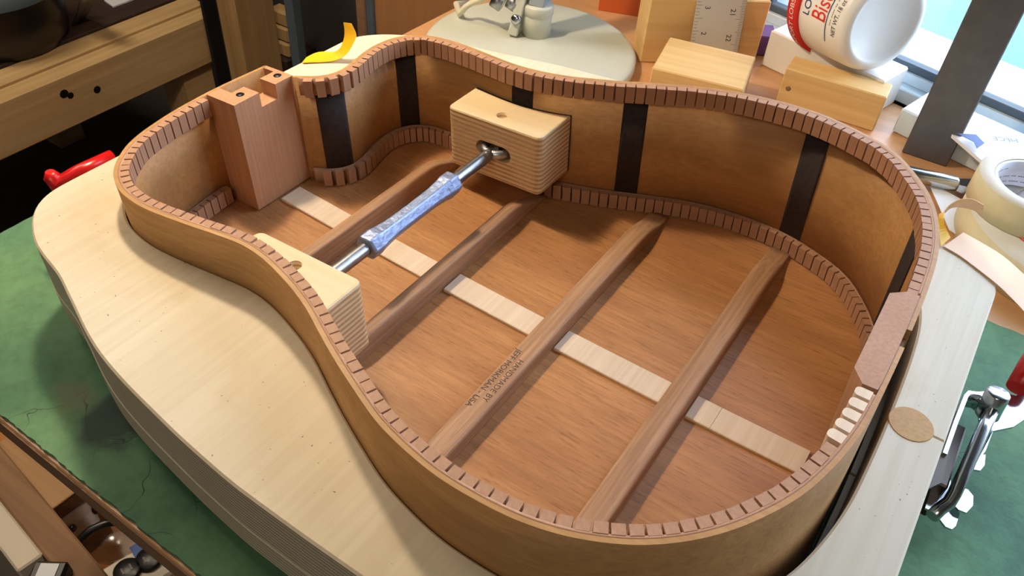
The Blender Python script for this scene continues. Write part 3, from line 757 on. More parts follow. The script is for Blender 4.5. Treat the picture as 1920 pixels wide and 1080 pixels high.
for wh in ('near', 'far'):
    top = half(wh, 0, 0, MT - 0.036, MT, 0.0012).build('mold_half', 'mold_top', mo)
    half(wh, 0.006, -0.0004 if wh == 'near' else 0, MT - 0.055, MT - 0.0363, 0.0006).build('lower_board', 'mold_top', top)
for wh in ('near', 'far'):
    i_ = mold_inner(0.0045, False); o_ = mold_inner(0.0260, False); t0 = int(np.argmin(np.abs(i_[:, 1]) + (i_[:, 0] < -0.2) * 9))
    ids = [k for k in (range(0, t0 + 1) if wh == 'near' else range(t0 + 1, len(ol))) if i_[k][0] > -0.36 and abs(i_[k][1]) < 0.3]
    B().prism(np.r_[o_[ids], i_[ids][::-1]], ZB + MZ, ZB + MT - 0.0552).build('gap_ring', 'mold_top', mo)  # unseen ring under the mold, added to keep the gap round the guitar dark
for x, y in ((-0.40, -0.166), (-0.45, 0.13)):
    B().box((x, y, ZB + (MZ + MT - 0.0553) / 2), (0.022 if x > 0 else 0.05, 0.022, MT - 0.0553 - MZ)).build('spacer_block', 'mold_top', mo)
c_ = w(1709, 793, MT)
B().lathe([(0.0001, MT + 0.0004), (0.0112, MT + 0.0004), (0.0115, MT), (0.0115, MT - 0.02), (0.0001, MT - 0.02)], (c_[0], 0.0008, ZB), seg=32, smooth=False).build('dowel_plug', wood('dowel', (206, 160, 96), (180, 130, 72), 'z', 1), mo)

# toggle latch on the tail end
la = B()
def W3(u, v, z): return w(u, v, z)
la.sheet([W3(1722, 925, 0.05), W3(1778, 770, 0.05), W3(1800, 770, 0.05), W3(1765, 905, 0.05)], 0.002)
lat = la.build('latch_plate', 'bolt', mo)
bb = B(); pth = [W3(1772, 850, 0.052), W3(1793, 790, 0.054), W3(1812, 742, 0.055), W3(1818, 735, 0.055), W3(1838, 738, 0.055), W3(1848, 745, 0.055)]
bb.ribbon(pth, [p - np.array([0, 0, 0.012]) for p in pth], 0.0022); bb.build('latch_frame', 'chrome', lat)
bb = B(); ax = W3(1858, 762, 0.062) - W3(1846, 790, 0.052); c0 = W3(1866, 748, 0.060)
bb.lathe([(0.0001, -0.013), (0.0058, -0.013), (0.0066, -0.012), (0.0066, 0.004), (0.0058, 0.005), (0.0001, 0.005)], c0, frame(ax + np.array([0, 0, 0.006])), 24); bb.build('barrel_nut', 'chrome', lat)
bb = B(); bb.tube([W3(1862, 765, 0.056), W3(1842, 808, 0.052), W3(1808, 886, 0.044), W3(1790, 925, 0.038), W3(1780, 942, 0.034), W3(1762, 955, 0.031), W3(1748, 968, 0.030)], 0.0036, 14); bb.build('hook_rod', 'chrome', lat)
bb = B(); bb.sheet([W3(1830, 735, 0.040), W3(1868, 732, 0.042), W3(1905, 742, 0.045), W3(1940, 720, 0.047), W3(1945, 770, 0.046), W3(1900, 800, 0.043), W3(1862, 808, 0.041), W3(1848, 845, 0.038), W3(1830, 870, 0.037), W3(1822, 850, 0.037), W3(1838, 800, 0.039)], 0.0016)
lev = bb.build('lever', 'chrome', lat)
bb = B(); bb.tube([W3(1906, 728, 0.05), W3(1930, 690, 0.055), W3(1960, 640, 0.06)], [0.006, 0.0068, 0.0062], 14); bb.build('vinyl_grip', 'red', lat)
def petal(pts, z): B().sheet([W3(u, v, z) for u, v in pts], 0.0016).build('catch_wing', 'chrome', lat)
petal([(1752, 893), (1757, 890), (1783, 901), (1782, 912), (1762, 950), (1745, 957), (1735, 952)], 0.030)
petal([(1800, 913), (1815, 918), (1825, 930), (1824, 948), (1812, 961), (1797, 955), (1784, 940)], 0.022)
petal([(1784, 948), (1800, 962), (1792, 986), (1785, 992), (1773, 987), (1763, 974)], 0.018)
petal([(1818, 858), (1848, 852), (1846, 872), (1838, 882), (1815, 878)], 0.030)
B().box(W3(1755, 875, 0.026), (0.012, 0.05, 0.03), None, 0.001).build('catch_base', 'bolt', lat)
# the red grip of the latch at the neck end
bb = B(); P0, P1, P2, P3 = W3(97, 331, 0.066), W3(107, 346, 0.061), W3(150, 323, 0.066), W3(212, 296, 0.066)
bb.tube([P0 + [0, 0, 0.004], P0, P1, (P1 * 0.7 + P2 * 0.3), P2, P3], [0.003, 0.0056, 0.0060, 0.0050, 0.0054, 0.0058], 14)
bb.build('vinyl_grip', 'red', mo)
B().box((-0.4835, (P3[1] + 0.035), ZB + 0.064), (0.006, 0.085, 0.012), None, 0.001).build('latch_plate', 'chrome', mo)

# ------------------------------------------------------------------ things on the bench by the window
def up(p, z): return np.array([p[0], p[1], ZB + z])
def block_thing(name, label, c, size, az, mat='pine', group=None, ch=0.0012):
    """a sawn block resting with its base centre at c"""
    c = np.array(c, float)
    b = B(); b.box((0, 0, size[2] / 2), size, None, ch)
    o = b.build(name, mat); o.location = c; o.rotation_euler = (0, 0, az)
    return tag(o, label, 'wood block', group)
# tall block standing behind the lamp base
az_t = math.radians(38)
ex = np.array([math.cos(az_t), math.sin(az_t), 0]); ey = np.array([-ex[1], ex[0], 0])
p0 = w(1199, 117, 0.0)
block_thing('wood_block', 'tall pine block standing upright behind the steel rule and beside the lamp base', up(p0 + ex * 0.062 + ey * 0.020, 0), (0.124, 0.040, 0.070), az_t)
# flat offcut lying in front of it
q = [w(1250, 64, 0.038), w(1418, 105, 0.038), w(1395, 170, 0.038), w(1228, 132, 0.038)]
c0 = sum(q) / 4; az2 = math.atan2(*(q[1] - q[0] + q[2] - q[3])[1::-1])
block_thing('wood_block', 'squarish pine offcut lying flat in front of the steel rule', up(c0, 0), (0.087, 0.072, 0.038), az2)
q = [w(1490, 102, 0.037), w(1674, 155, 0.037), w(1660, 185, 0.037), w(1478, 130, 0.037)]
c0 = sum(q) / 4; az3 = math.atan2(*(q[1] - q[0] + q[2] - q[3])[1::-1])
block_thing('wood_block', 'long pine block with a knot lying in front of the white tub', up(c0, 0), (0.096, 0.031, 0.037), az3)
kn = bpy.data.objects['wood_block.002']; kx = np.array([math.cos(az3), math.sin(az3), 0]); ky = np.array([kx[1], -kx[0], 0])
MATX[kn.name] = Matrix.Translation(kn.location) @ Matrix.Rotation(az3, 4, 'Z')
B().lathe([(0.0026, 0.0), (0.0018, 0.0002), (0.0001, 0.0003)], c0 * [1, 1, 0] + [0, 0, ZB + 0.017] - kx * 0.040 + ky * 0.0155, frame(ky), 14).build('knot', 'plank', kn)
# steel rule leaning on the tall block
ru = thing('steel_rule', 'wide steel rule with black inch numbers leaning on the tall pine block', 'ruler', up(w(1330, 80, 0), 0))
base_c = up(p0 + ex * 0.072 - ey * 0.016, 0.0); lean = math.radians(12)
rx = ex; rup = np.array([-ey[0] * -math.sin(lean), -ey[1] * -math.sin(lean), 0]) + np.array([0, 0, math.cos(lean)])
rup = ey * math.sin(lean) + np.array([0, 0, math.cos(lean)]); rn = np.cross(rx, rup)
RR = np.c_[rx, rup, rn]
RWD = 0.0508
B().box(base_c + rup * 0.15, (RWD, 0.30, 0.0016), RR).build('blade', 'ruler', ru)
tk = B()
for i in range(96):
    y = 0.003 + i * 0.0254 / 16 * 2
    ln = (0.0085 if i % 8 == 0 else 0.006 if i % 4 == 0 else 0.004)
    tk.box(base_c + rup * y + rx * (-RWD / 2 + ln / 2) + rn * 0.00085, (ln, 0.00028, 0.0001), RR)
for i in range(190):
    y = 0.003 + i * 0.0254 / 16
    ln = (0.0085 if i % 16 == 0 else 0.0065 if i % 8 == 0 else 0.0045)
    tk.box(base_c + rup * y + rx * (RWD / 2 - ln / 2) + rn * 0.00085, (ln, 0.00025, 0.0001), RR)
tag(tk.build('graduation', 'black_ink', ru), kind='stuff')
for i, (l_, r_) in enumerate((('1', '23'), ('2', '22'), ('3', '21'), ('4', '20'), ('5', '19'))):
    y = 0.0135 + 0.0254 * i
    lettering('numeral', l_, 0.0075, base_c + rup * y + rx * (-RWD / 2 + 0.0115) + rn * 0.0009, -rup, rx, 'black_ink', ru)
    lettering('numeral', r_, 0.0075, base_c + rup * (y - 0.004) + rx * (RWD / 2 - 0.0125) + rn * 0.0009, -rup, rx, 'black_ink', ru)

# desk lamp: round foot, swivel, sprung arms and shade over the guitar
lc = (w(797, 70, 0.012) + w(1192, 108, 0.012)) / 2
lc = up(lc, 0)
LR = float(np.hypot(*(w(1192, 108, 0.010) - w(797, 70, 0.010))[:2])) / 2
lp = thing('desk_lamp', 'sprung-arm desk lamp with a round cream metal foot', 'lamp', lc)
B().lathe([(LR - 0.004, 0.0), (LR, 0.003), (LR, 0.011), (LR - 0.002, 0.0135), (LR - 0.006, 0.0145), (0.0001, 0.0150)], lc, seg=72).build('foot', 'lampm', lp)
pc = up(w(1005, 62, 0.015), 0.0)
B().lathe([(0.0155, 0.0148), (0.0155, 0.036), (0.0150, 0.0375), (0.0162, 0.0385), (0.0162, 0.046), (0.0150, 0.048), (0.0001, 0.048)], pc, seg=32).build('swivel', 'lampm', lp)
head = np.array(LAMP) + np.array([0, 0, 0.02])
elbow = pc + np.array([0.02, 0.10, 0.42])
d0 = elbow - (pc + np.array([0, 0, 0.045])); Rd = frame(d0, (1, 0.3, 0)); Lh = np.linalg.norm(d0)
m0 = (elbow + pc + np.array([0, 0, 0.045])) / 2
arm = B().box(m0, (0.016, 0.022, Lh), Rd, 0.001).build('lower_arm', 'lampg', lp)
rgt = MW[0] * np.array([1, 1, 0]); rgt /= np.linalg.norm(rgt)
brk = pc - rgt * 0.017 - np.array([0, 0.004, 0])
B().box(brk + np.array([0, 0, 0.040]), (0.010, 0.013, 0.050), Rd, 0.001).build('bracket', 'lampm', lp)
B().lathe([(0.0001, -0.002), (0.0055, -0.002), (0.0050, 0.003), (0.0025, 0.0042), (0.0001, 0.0042)], brk + np.array([0.002, -0.008, 0.034]), frame((0.15, -0.9, 0.3)), 16).build('screw', 'chrome', lp)
spb = B()
for k in range(2):
    st = brk - rgt * (0.004 + 0.016 * k) + np.array([0.0, 0.004, 0.044])
    spb.tube([st, st - rgt * 0.012 + np.array([0, 0.005, 0.004])], 0.0085, 16)
spb.build('spring_drum', 'steel', lp)
for k in range(2):
    cc = brk - rgt * (0.0045 + 0.016 * k) + np.array([0, 0.004, 0.044])
    B().tube([cc + np.array([0, 0, 0.012]) + np.array([0.003 * math.cos(a), 0, 0]) + (np.array([0, 0, 1]) * math.sin(a) - MW[2] * 0.2 * math.cos(a)) * 0.0125 for a in np.linspace(-2.6, 1.2, 16)], 0.0013, 8).build('spring', 'cord', lp)
B().tube([elbow, (elbow + head) / 2 + np.array([0, 0, 0.05]), head + np.array([0, 0, 0.09])], 0.008, 12).build('upper_arm', 'lampg', lp)
dz = np.array([-0.10, 0.02, 1.0])
sh = B(); Rs = frame(dz)
prof = [(0.085, -0.02), (0.078, 0.02), (0.058, 0.065), (0.035, 0.09), (0.02, 0.10), (0.0001, 0.101)]
sh.lathe(prof + [(r_ - 0.0015 if r_ > 0.01 else r_, h_ - 0.0015) for r_, h_ in prof[::-1]][1:], np.array(LAMP), Rs, 40); sh.build('shade', 'lampm', lp)
cb = [w(862, 26, 0.02), w(872, 14, 0.03), w(885, 5, 0.035), w(905, -2, 0.045), w(930, -14, 0.06)]
B().tube([up(cb[0], 0.003) + [-0.03, 0.06, 0], up(w(855, 33, 0.003), 0.0185)] + cb, 0.0032, 10).build('cord', 'cord', lp)

# steel bar leaning upright against the window
A0, A1 = up(w(1690, 286, 0), 0.0), up(w(1774, 314, 0), 0.0)
bx_ = A1 - A0; bw_ = np.linalg.norm(bx_); bx_ /= bw_
# its length leans back a little toward the glass
tip = ony(1867, 0, A0[1] + 0.022); mid = (A0 + A1) / 2
bu = tip - mid; bu = bu - bx_ * (bu @ bx_) * 1.0; bu /= np.linalg.norm(bu)
bnm = np.cross(bx_, bu); Rb = np.c_[bx_, bu, bnm]
bt = B(); bt.box(mid + bu * 0.17 - bnm * 0.006, (bw_, 0.34, 0.012), Rb, 0.001)
o = bt.build('steel_bar', 'gauge', origin=tuple(mid)); tag(o, 'wide ground steel bar standing upright against the window sill', 'bar')

# chrome socket shaft lying below the bar
a, c = w(1690, 322, 0.010), w(1795, 346, 0.010); d = c - a; L_ = np.linalg.norm(d); d /= L_
sh = B(); n_ = 10
R_ = frame(d, (0, 0, 1))
sh.lathe([(0.0001, -0.09), (0.0060, -0.09), (0.0066, -0.088), (0.0066, L_ - 0.002), (0.0060, L_)], a, R_, 24)
o1 = thing('socket_extension', 'chrome socket extension bar lying beside the masking tape rolls', 'tool', tuple(up(a, 0)))
sh.build('shaft', 'chrome', o1)
B().lathe([(0.0060, L_), (0.0068, L_ + 0.002), (0.0095, L_ + 0.012), (0.0102, L_ + 0.016), (0.0102, L_ + 0.035), (0.0001, L_ + 0.035)], a, R_, 6, smooth=False).build('drive_end', 'chrome', o1)

# masking tape rolls
def roll(label, c, R1, R0, h, z, extra=None):
    r = thing('masking_tape_roll', label, 'tape roll', up(c, z))
    o_ = up(c, z)
    B().lathe([(R0 + 0.003, 0), (R1, 0), (R1, h), (R0 + 0.003, h), (R0 + 0.003, 0)], o_, seg=72).build('tape_winding', 'tape', r)
    B().lathe([(R0 + 0.0032, h + 0.0003), (R1 - 0.0003, h + 0.0003), (R1 - 0.0003, h - 0.002), (R0 + 0.0032, h - 0.002), (R0 + 0.0032, h + 0.0003)], o_, seg=72).build('tape_edge', 'tape_edge', r)
    B().lathe([(R0, 0.0005), (R0 + 0.003, 0.0005), (R0 + 0.003, h - 0.0005), (R0, h - 0.0005), (R0, 0.0005)], o_, seg=72).build('core', 'paper', r)
    return r, o_
H2, H1 = 0.030, 0.0235
c2 = np.array([0.104, 0.338])
r2, _ = roll('larger masking tape roll lying flat under the printed-core roll', c2, 0.0945, 0.058, H2, 0.0005)
B().lathe([(0.0001, H2 + 0.0006), (0.034, H2 + 0.0006), (0.034, H2 + 0.0018), (0.0001, H2 + 0.0018)], up((0.078, 0.312), 0), seg=40).build('label_disc', 'red', r2)
z1 = H2 + 0.0020
c1 = np.array([0.0525, 0.330])
r1, o1_ = roll('masking tape roll with blue printed core lying on the larger roll', c1, 0.0447, 0.0302, H1, z1)
def wrap(body, size, c, R, ang, z, mat, parent, name='core_print'):
    vs, fs = text_mesh(body, size); b = B(); P = []
    for p in vs:
        t = ang - p[0] / R; P.append(np.array([c[0] + R * math.cos(t), c[1] + R * math.sin(t), c[2] + z + p[1]]))
    b.add(P, fs); return b.build(name, mat, parent, fix=False)
wrap('S', 0.011, o1_, 0.0299, math.radians(84), 0.0155, 'navy', r1)
wrap('-- --- -- ----', 0.0060, o1_, 0.0299, math.radians(128), 0.010, 'black_ink', r1)
wrap('--- -- ---- --', 0.0060, o1_, 0.0299, math.radians(128), 0.005, 'black_ink', r1)
wrap('-- ---- --', 0.0060, o1_, 0.0299, math.radians(160), 0.018, 'black_ink', r1)

# torn tape strip on the mold corner and its curled end
def smooth_line(P, n=6):
    P = np.array(P, float); Q = np.r_[[2 * P[0] - P[1]], P, [2 * P[-1] - P[-2]]]; out = []
    for i in range(1, len(Q) - 2):
        for t in np.linspace(0, 1, n, endpoint=False):
            a, b_, c, d = Q[i - 1:i + 3]
            out.append(0.5 * (2 * b_ + (c - a) * t + (2 * a - 5 * b_ + 4 * c - d) * t * t + (3 * b_ - a - 3 * c + d) * t ** 3))
    return np.array(out + [P[-1]])
def strip_thing(name, label, mid, wid, mat, lift=None):
    A_, C_ = (smooth_line(q) for q in zip(*mid)); b = B(); b.ribbon(A_, C_, 0.0004, smooth=False)
    o = b.build(name, mat, origin=tuple((np.array(A_[0]) + np.array(C_[0])) / 2)); return tag(o, label, 'tape')
zt = MT + 0.0010
b_a = [w(1769, 462, zt), w(1800, 480, zt), w(1840, 510, zt), w(1877, 540, zt), w(1925, 590, zt - 0.004), w(1960, 640, zt - 0.01)]
b_b = [w(1806, 436, zt), w(1845, 458, zt), w(1880, 480, zt), w(1920, 515, zt), w(1965, 560, zt - 0.004), w(2000, 600, zt - 0.01)]
strip_thing('tape_strip', 'peach coloured tape strip stuck across the mold corner by the tape rolls', list(zip(b_a, b_b)), 0, 'peach')
c_a = [w(1770, 396, zt + 0.004), w(1782, 383, zt + 0.012), w(1800, 374, zt + 0.018), w(1822, 373, zt + 0.020), w(1845, 384, zt + 0.017)]
c_b = [w(1771, 400, zt + 0.002), w(1784, 390, zt + 0.006), w(1800, 389, zt + 0.010), w(1822, 393, zt + 0.010), w(1842, 402, zt + 0.008)]
strip_thing('tape_strip', 'short curled end of peach tape lifting beside the tape rolls', list(zip(c_a, c_b)), 0, 'peach')
y_a = [w(1760, 402, zt + 0.006), w(1759, 425, zt + 0.003), w(1764, 462, zt + 0.0008)]
y_b = [w(1770, 397, zt + 0.007), w(1771, 420, zt + 0.005), w(1782, 446, zt + 0.002)]
strip_thing('tape_strip', 'amber folded back of tape beside the guitar lower bout', list(zip(y_a, y_b)), 0, 'yellow')
pp = B(); pp.sheet([w(1740, 340, 0.004), w(1800, 372, 0.004), w(1838, 470, 0.004), w(1780, 430, 0.004)], 0.0005)
tag(pp.build('paper_scrap', 'paper', origin=tuple(w(1780, 400, 0.0035))), 'white paper scrap lying on the bench beside the tape rolls', 'paper')
# yellow tape curl at the cutaway
ya = [w(566, 118, MT + 0.0012), w(585, 117, MT + 0.0012), w(610, 116, MT + 0.0012), w(632, 112, MT + 0.003), w(650, 101, MT + 0.008), w(662, 82, MT + 0.016), w(668, 66, MT + 0.022), w(659, 44, MT + 0.030)]
yb = [w(574, 108, MT + 0.0012), w(590, 100, MT + 0.0012), w(605, 97, MT + 0.0012), w(625, 98, MT + 0.003), w(638, 90, MT + 0.009), w(645, 72, MT + 0.017), w(646, 56, MT + 0.024), w(644, 42, MT + 0.030)]
strip_thing('tape_curl', 'bright yellow tape strip curling up from the mold beside the cutaway', list(zip(ya, yb)), 0, 'yellow')

# plastic tub lying on its side by the window
view = CW - ony(1655, 65, 0.455); azv = math.atan2(view[1], view[0])
tb_c = ony(1662, 46, 0.455)
na = azv + math.radians(46); ax = np.array([math.cos(na) * 0.985, math.sin(na) * 0.985, 0.10]); ax /= np.linalg.norm(ax)
Rt = frame(-ax, (0, 0, 1)); Rt = np.c_[Rt[:, 0], Rt[:, 1], Rt[:, 2]]
sc_t = np.linalg.norm(tb_c - CW) / F_PX
RB = 84 * sc_t; RL = RB * 1.10; HT = RB * 1.55
tb = thing('plastic_tub', 'white lidded soup tub with red and navy print lying on its side by the window', 'tub', tuple(tb_c))
# local z runs from the base (0) to the lid (HT)
B().lathe([(0.0001, 0.004), (RB * 0.70, 0.004), (RB * 0.76, 0.0005), (RB * 0.82, 0.0), (RB * 0.93, 0.0025), (RB * 0.985, 0.008), (RB * 1.0, 0.014), (RL * 0.985, HT - 0.004), (RL * 0.985, HT), (0.0001, HT)], tb_c, Rt, 72).build('tub_body', 'white', tb)
B().lathe([(RL * 1.0, HT - 0.012), (RL * 1.035, HT - 0.012), (RL * 1.035, HT + 0.003), (RL * 0.9, HT + 0.003), (0.0001, HT + 0.002)], tb_c, Rt, 72).build('lid', 'redprint', tb)
def tubr(h): return RB + (RL * 0.985 - RB) * max(0, (h - 0.014)) / (HT - 0.018)
cam_dir = Rt.T @ (CW - tb_c); ang0 = math.atan2(cam_dir[1], cam_dir[0])
def on_tub(body, size, ang, h, mat, name='label_print', sx=1.0):
    vs, fs = text_mesh(body, size); P = []
    for p in vs:
        hh = h + p[1]; r = tubr(hh) + 0.0004; t = ang + p[0] * sx / r
        P.append(tb_c + Rt @ np.array([r * math.cos(t), r * math.sin(t), hh]))
    b = B(); b.add(P, fs); return b.build(name, mat, tb, fix=False)
on_tub('Bisque', 0.027, ang0 - 0.05, 0.034, 'redprint', sx=0.62)
on_tub('LOBSTER', 0.012, ang0 - 0.05, 0.052, 'navy', sx=0.95)
on_tub('NET WT. 18 oz (1 LB 2 oz)', 0.0075, ang0 - 0.05, 0.013, 'black_ink', sx=0.7)
on_tub('--- ---- -- --- ----', 0.0060, ang0 - 0.1, 0.0195, 'black_ink')
vsq = []
bq = B()
for t0, t1, h0, h1 in ((-0.85, 0.95, 0.0235, 0.0245),):
    ts = np.linspace(t0, t1, 24); pv = []
    for h in (h0, h1): pv += [tb_c + Rt @ np.array([(tubr(h) + 0.0004) * math.cos(ang0 + t), (tubr(h) + 0.0004) * math.sin(ang0 + t), h]) for t in ts]
    bq.add(pv, [(i, i + 1, 24 + i + 1, 24 + i) for i in range(23)])
bq.build('label_line', 'navy', tb, fix=False)
bq = B(); ts = np.linspace(-0.28, 0.02, 8); pv = []
for h in (0.066, 0.079): pv += [tb_c + Rt @ np.array([(tubr(h) + 0.0004) * math.cos(ang0 + t), (tubr(h) + 0.0004) * math.sin(ang0 + t), h]) for t in ts]
bq.add(pv, [(i, i + 1, 8 + i + 1, 8 + i) for i in range(7)]); bq.build('label_patch', 'blue', tb, fix=False)
def lid_text(body, size, ang):
    vs, fs = text_mesh(body, size); P = []
    r = RL * 1.035 + 0.0004
    for p in vs:
        t = ang + p[0] / r; P.append(tb_c + Rt @ np.array([r * math.cos(t), r * math.sin(t), HT - 0.0045 + p[1]]))
    b = B(); b.add(P, fs); b.build('lid_print', 'white', tb, fix=False)
lid_text('ROCKPORT LOBSTER  ROCKPORT LOBSTER', 0.0085, ang0)

# printed plastic bag on the sill
q = [w(1778, 246, 0.030), w(1935, 262, 0.034), w(1935, 300, 0.032), w(1840, 300, 0.030)]
bag = B(); bag.sheet(q, 0.003)
bg_ = thing('plastic_bag', 'clear printed plastic pack with blue lettering lying on the window sill', 'bag', tuple(q[0]))
bag.build('film', 'paper', bg_)
bp_ = [w(1795, 250, 0.0362), w(1830, 252, 0.0362), w(1846, 268, 0.0362), w(1832, 278, 0.0362), w(1826, 266, 0.0362)]
B().sheet(bp_, 0.0003).build('blue_print', 'blue', bg_)
exb = w(1850, 258, 0.036) - w(1910, 264, 0.036); exb /= np.linalg.norm(exb); eyb = np.cross([0, 0, 1], exb)
lettering('lettering', 'PIECE', 0.009, w(1885, 261, 0.0366), exb, eyb, 'blue', bg_)
# small cards by the window corner
pb = B(); pb.box(up(w(1405, 72, 0.012), 0.012), (0.05, 0.03, 0.022), rotz(math.radians(28)), 0.0006)
tag(pb.build('card_box', 'purple', origin=tuple(up(w(1405, 72, 0), 0))), 'small purple carton behind the steel rule by the window', 'box')
pb = B(); pb.box(up(w(1166, 3, 0.010), 0.010), (0.05, 0.022, 0.02), rotz(math.radians(20)), 0.0006)
tag(pb.build('card_box', 'orange', origin=tuple(up(w(1166, 3, 0), 0))), 'small orange-red carton behind the lamp foot', 'box')

# ------------------------------------------------------------------ low side bench on the left
X0 = -1.30
zt_, zb__ = (onx(0, 180, X0)[2] + onx(385, 40, X0)[2]) / 2, (onx(0, 287, X0)[2] + onx(390, 135, X0)[2]) / 2
sb = thing('side_bench', 'low side bench of pine rails with a dark board top', 'bench', (X0 - 0.25, 0.1, 0))
B().box((X0 - 0.019, -0.015, (zt_ + zb__) / 2), (0.038, 1.27, zt_ - zb__), None, 0.003).build('rail', 'piney', sb)
B().box((X0 - 0.064, -0.015, zt_ - 0.012), (0.048, 1.27, 0.032), None, 0.002).build('ledge_board', 'piney', sb)
B().box((X0 - 0.40, -0.015, zt_ - 0.003), (0.62, 1.27, 0.022), None, 0.001).build('bench_board', 'darkwood', sb)
for y in (-0.6, 0.56):
    for x in (X0 - 0.06, X0 - 0.66): B().box((x, y, (zt_ - 0.014) / 2), (0.07, 0.07, zt_ - 0.016)).build('leg', 'piney', sb)
kb = B()
for u, v, r in ((120, 176, 0.008), (132, 179, 0.006), (182, 168, 0.007)):
    p = onx(u, v, X0); kb.lathe([(r, 0.0005), (r * 0.7, 0.0008), (0.0001, 0.0004)], p, frame((1, 0, 0)), 9, smooth=False)
kb.build('bore_hole', 'black', sb)
# black pot on it
zp = zt_ + 0.008 - ZB
pc_ = w(18, 72, zp); 
pot = thing('black_pot', 'round black pot with a red lining standing on the dark side bench', 'pot', tuple(up(pc_, zp)))
PR = 0.105
B().lathe([(PR * 0.86, 0.0), (PR * 0.97, 0.02), (PR, 0.06), (PR * 1.0, 0.125), (PR * 1.03, 0.13), (PR * 1.03, 0.136), (PR * 0.97, 0.136), (PR * 0.95, 0.125), (PR * 0.93, 0.03), (0.0001, 0.022)], up(pc_, zp), seg=56).build('pot_wall', 'black', pot)
B().lathe([(0.0001, 0.112), (PR * 0.945, 0.112), (PR * 0.945, 0.108), (0.0001, 0.108)], up(pc_, zp), seg=48).build('pot_lining', 'orange', pot)
B().lathe([(PR * 1.012, 0.09), (PR * 1.012, 0.122), (PR * 1.0, 0.122), (PR * 1.0, 0.09), (PR * 1.012, 0.09)], up(pc_, zp), seg=56).build('rim_band', 'bluegrey', pot)
hd = up(pc_, zp) + np.array([0.03, -PR - 0.002, 0.06])
B().tube([hd + np.array([0.03 * math.cos(t), -0.012 * abs(math.sin(t)) - 0.002, 0.03 * math.sin(t)]) for t in np.linspace(0, 2 * math.pi, 20)], 0.004, 8, cap=False).build('ring_handle', 'black', pot)
# grey curved scoop behind the pot
ga = [w(134, 48, zp + 0.003), w(144, 28, zp + 0.035), w(149, 4, zp + 0.07), w(151, -18, zp + 0.10)]
gb = [w(160, 32, zp + 0.003), w(172, 12, zp + 0.035), w(184, -6, zp + 0.07), w(198, -22, zp + 0.10)]
b = B(); b.ribbon(ga, gb, 0.003)
tag(b.build('metal_scoop', 'steel', origin=tuple(ga[0])), 'grey curved metal scoop leaning beside the black pot', 'scoop')
b = B(); b.sheet([w(195, 0, zp + 0.004), w(212, 12, zp + 0.004), w(250, -2, zp + 0.004), w(235, -18, zp + 0.004)], 0.003)
tag(b.build('paper_sheet', 'paper', origin=tuple(w(212, 0, zp))), 'white paper sheet on the dark side bench', 'paper')
# uprights
def vpost(name, label, u0, u1, v, x0, dep, mat, cat, z1=2.39):
    a, c = onx(u0, v, x0), onx(u1, v, x0); b = B()
    b.box((x0 - dep / 2, (a[1] + c[1]) / 2, z1 / 2 + 0.001), (dep, abs(c[1] - a[1]), z1), None, 0.003)
    o = b.build(name, mat, origin=(x0 - dep / 2, (a[1] + c[1]) / 2, 0)); return tag(o, label, cat)
vpost('steel_upright', 'black steel upright in front of the pine rail end', 384, 414, 40, X0 + 0.115, 0.006, 'blackm', 'upright')
vpost('wooden_post', 'square pine post rising beside the black steel upright', 444, 519, 40, X0 + 0.105, 0.05, 'pinez', 'post')
zz = onx(535, 118, -1.24)[2]
a, c = onx(530, 100, -1.24), onx(556, 100, -1.24)
hh = (onx(530, 30, -1.24)[2] - onx(530, 118, -1.24)[2]) / 3
# offcuts stacked on a crate beside the post
cy_ = (a[1] + c[1]) / 2; cw_ = abs(c[1] - a[1]) * 1.25
cr = B(); cr.box((-1.315, cy_ + 0.055, zz / 2), (0.14, cw_ + 0.08, zz), None, 0.004)
tag(cr.build('storage_crate', 'darkwood', origin=(-1.315, cy_ + 0.055, 0)), 'dark wooden crate standing on the floor under the stacked offcuts', 'crate')
lab = ['lowest of the three pine offcuts stacked on the dark crate', 'middle of the three pine offcuts stacked on the dark crate', 'topmost of the three pine offcuts stacked on the dark crate']
for k in range(3):
    block_thing('wood_offcut', lab[k], (-1.27, cy_ + 0.020 + 0.002 * k, zz + k * hh + 0.0002 * (k + 1)), (0.05, cw_ * 0.8 - 0.003 * k, hh - 0.0002), 0, 'pinez', 'offcuts stacked on the crate', 0.004)
# boards standing at the back left corner
def standing(name, label, u0, u1, y0, th, mat, cat, z1, z0=0.001):
    a, c = ony(u0, 40, y0), ony(u1, 40, y0); b = B(); cx = (a[0] + c[0]) / 2
    b.box((cx, y0 + th / 2, (z0 + z1) / 2), (abs(c[0] - a[0]), th, z1 - z0), None, 0.002)
    return tag(b.build(name, mat, origin=(cx, y0 + th / 2, z0)), label, cat)
YB = 0.50
standing('wall_panel', 'smooth brown board standing behind the bench beside the lamp', 702, 905, YB, 0.012, 'brown', 'board', 1.7)
standing('grey_batten', 'narrow blue-grey batten standing beside the brown board', 686, 701, YB - 0.004, 0.02, 'bluegrey', 'batten', 1.7)
standing('brown_batten', 'narrow brown batten standing at the edge of the dark corner', 668, 685, YB, 0.02, 'plank', 'batten', 1.7)
standing('blue_batten', 'dull blue batten standing behind the stacked offcuts', 536, 551, YB + 0.03, 0.02, 'bluegrey', 'batten', 1.7)

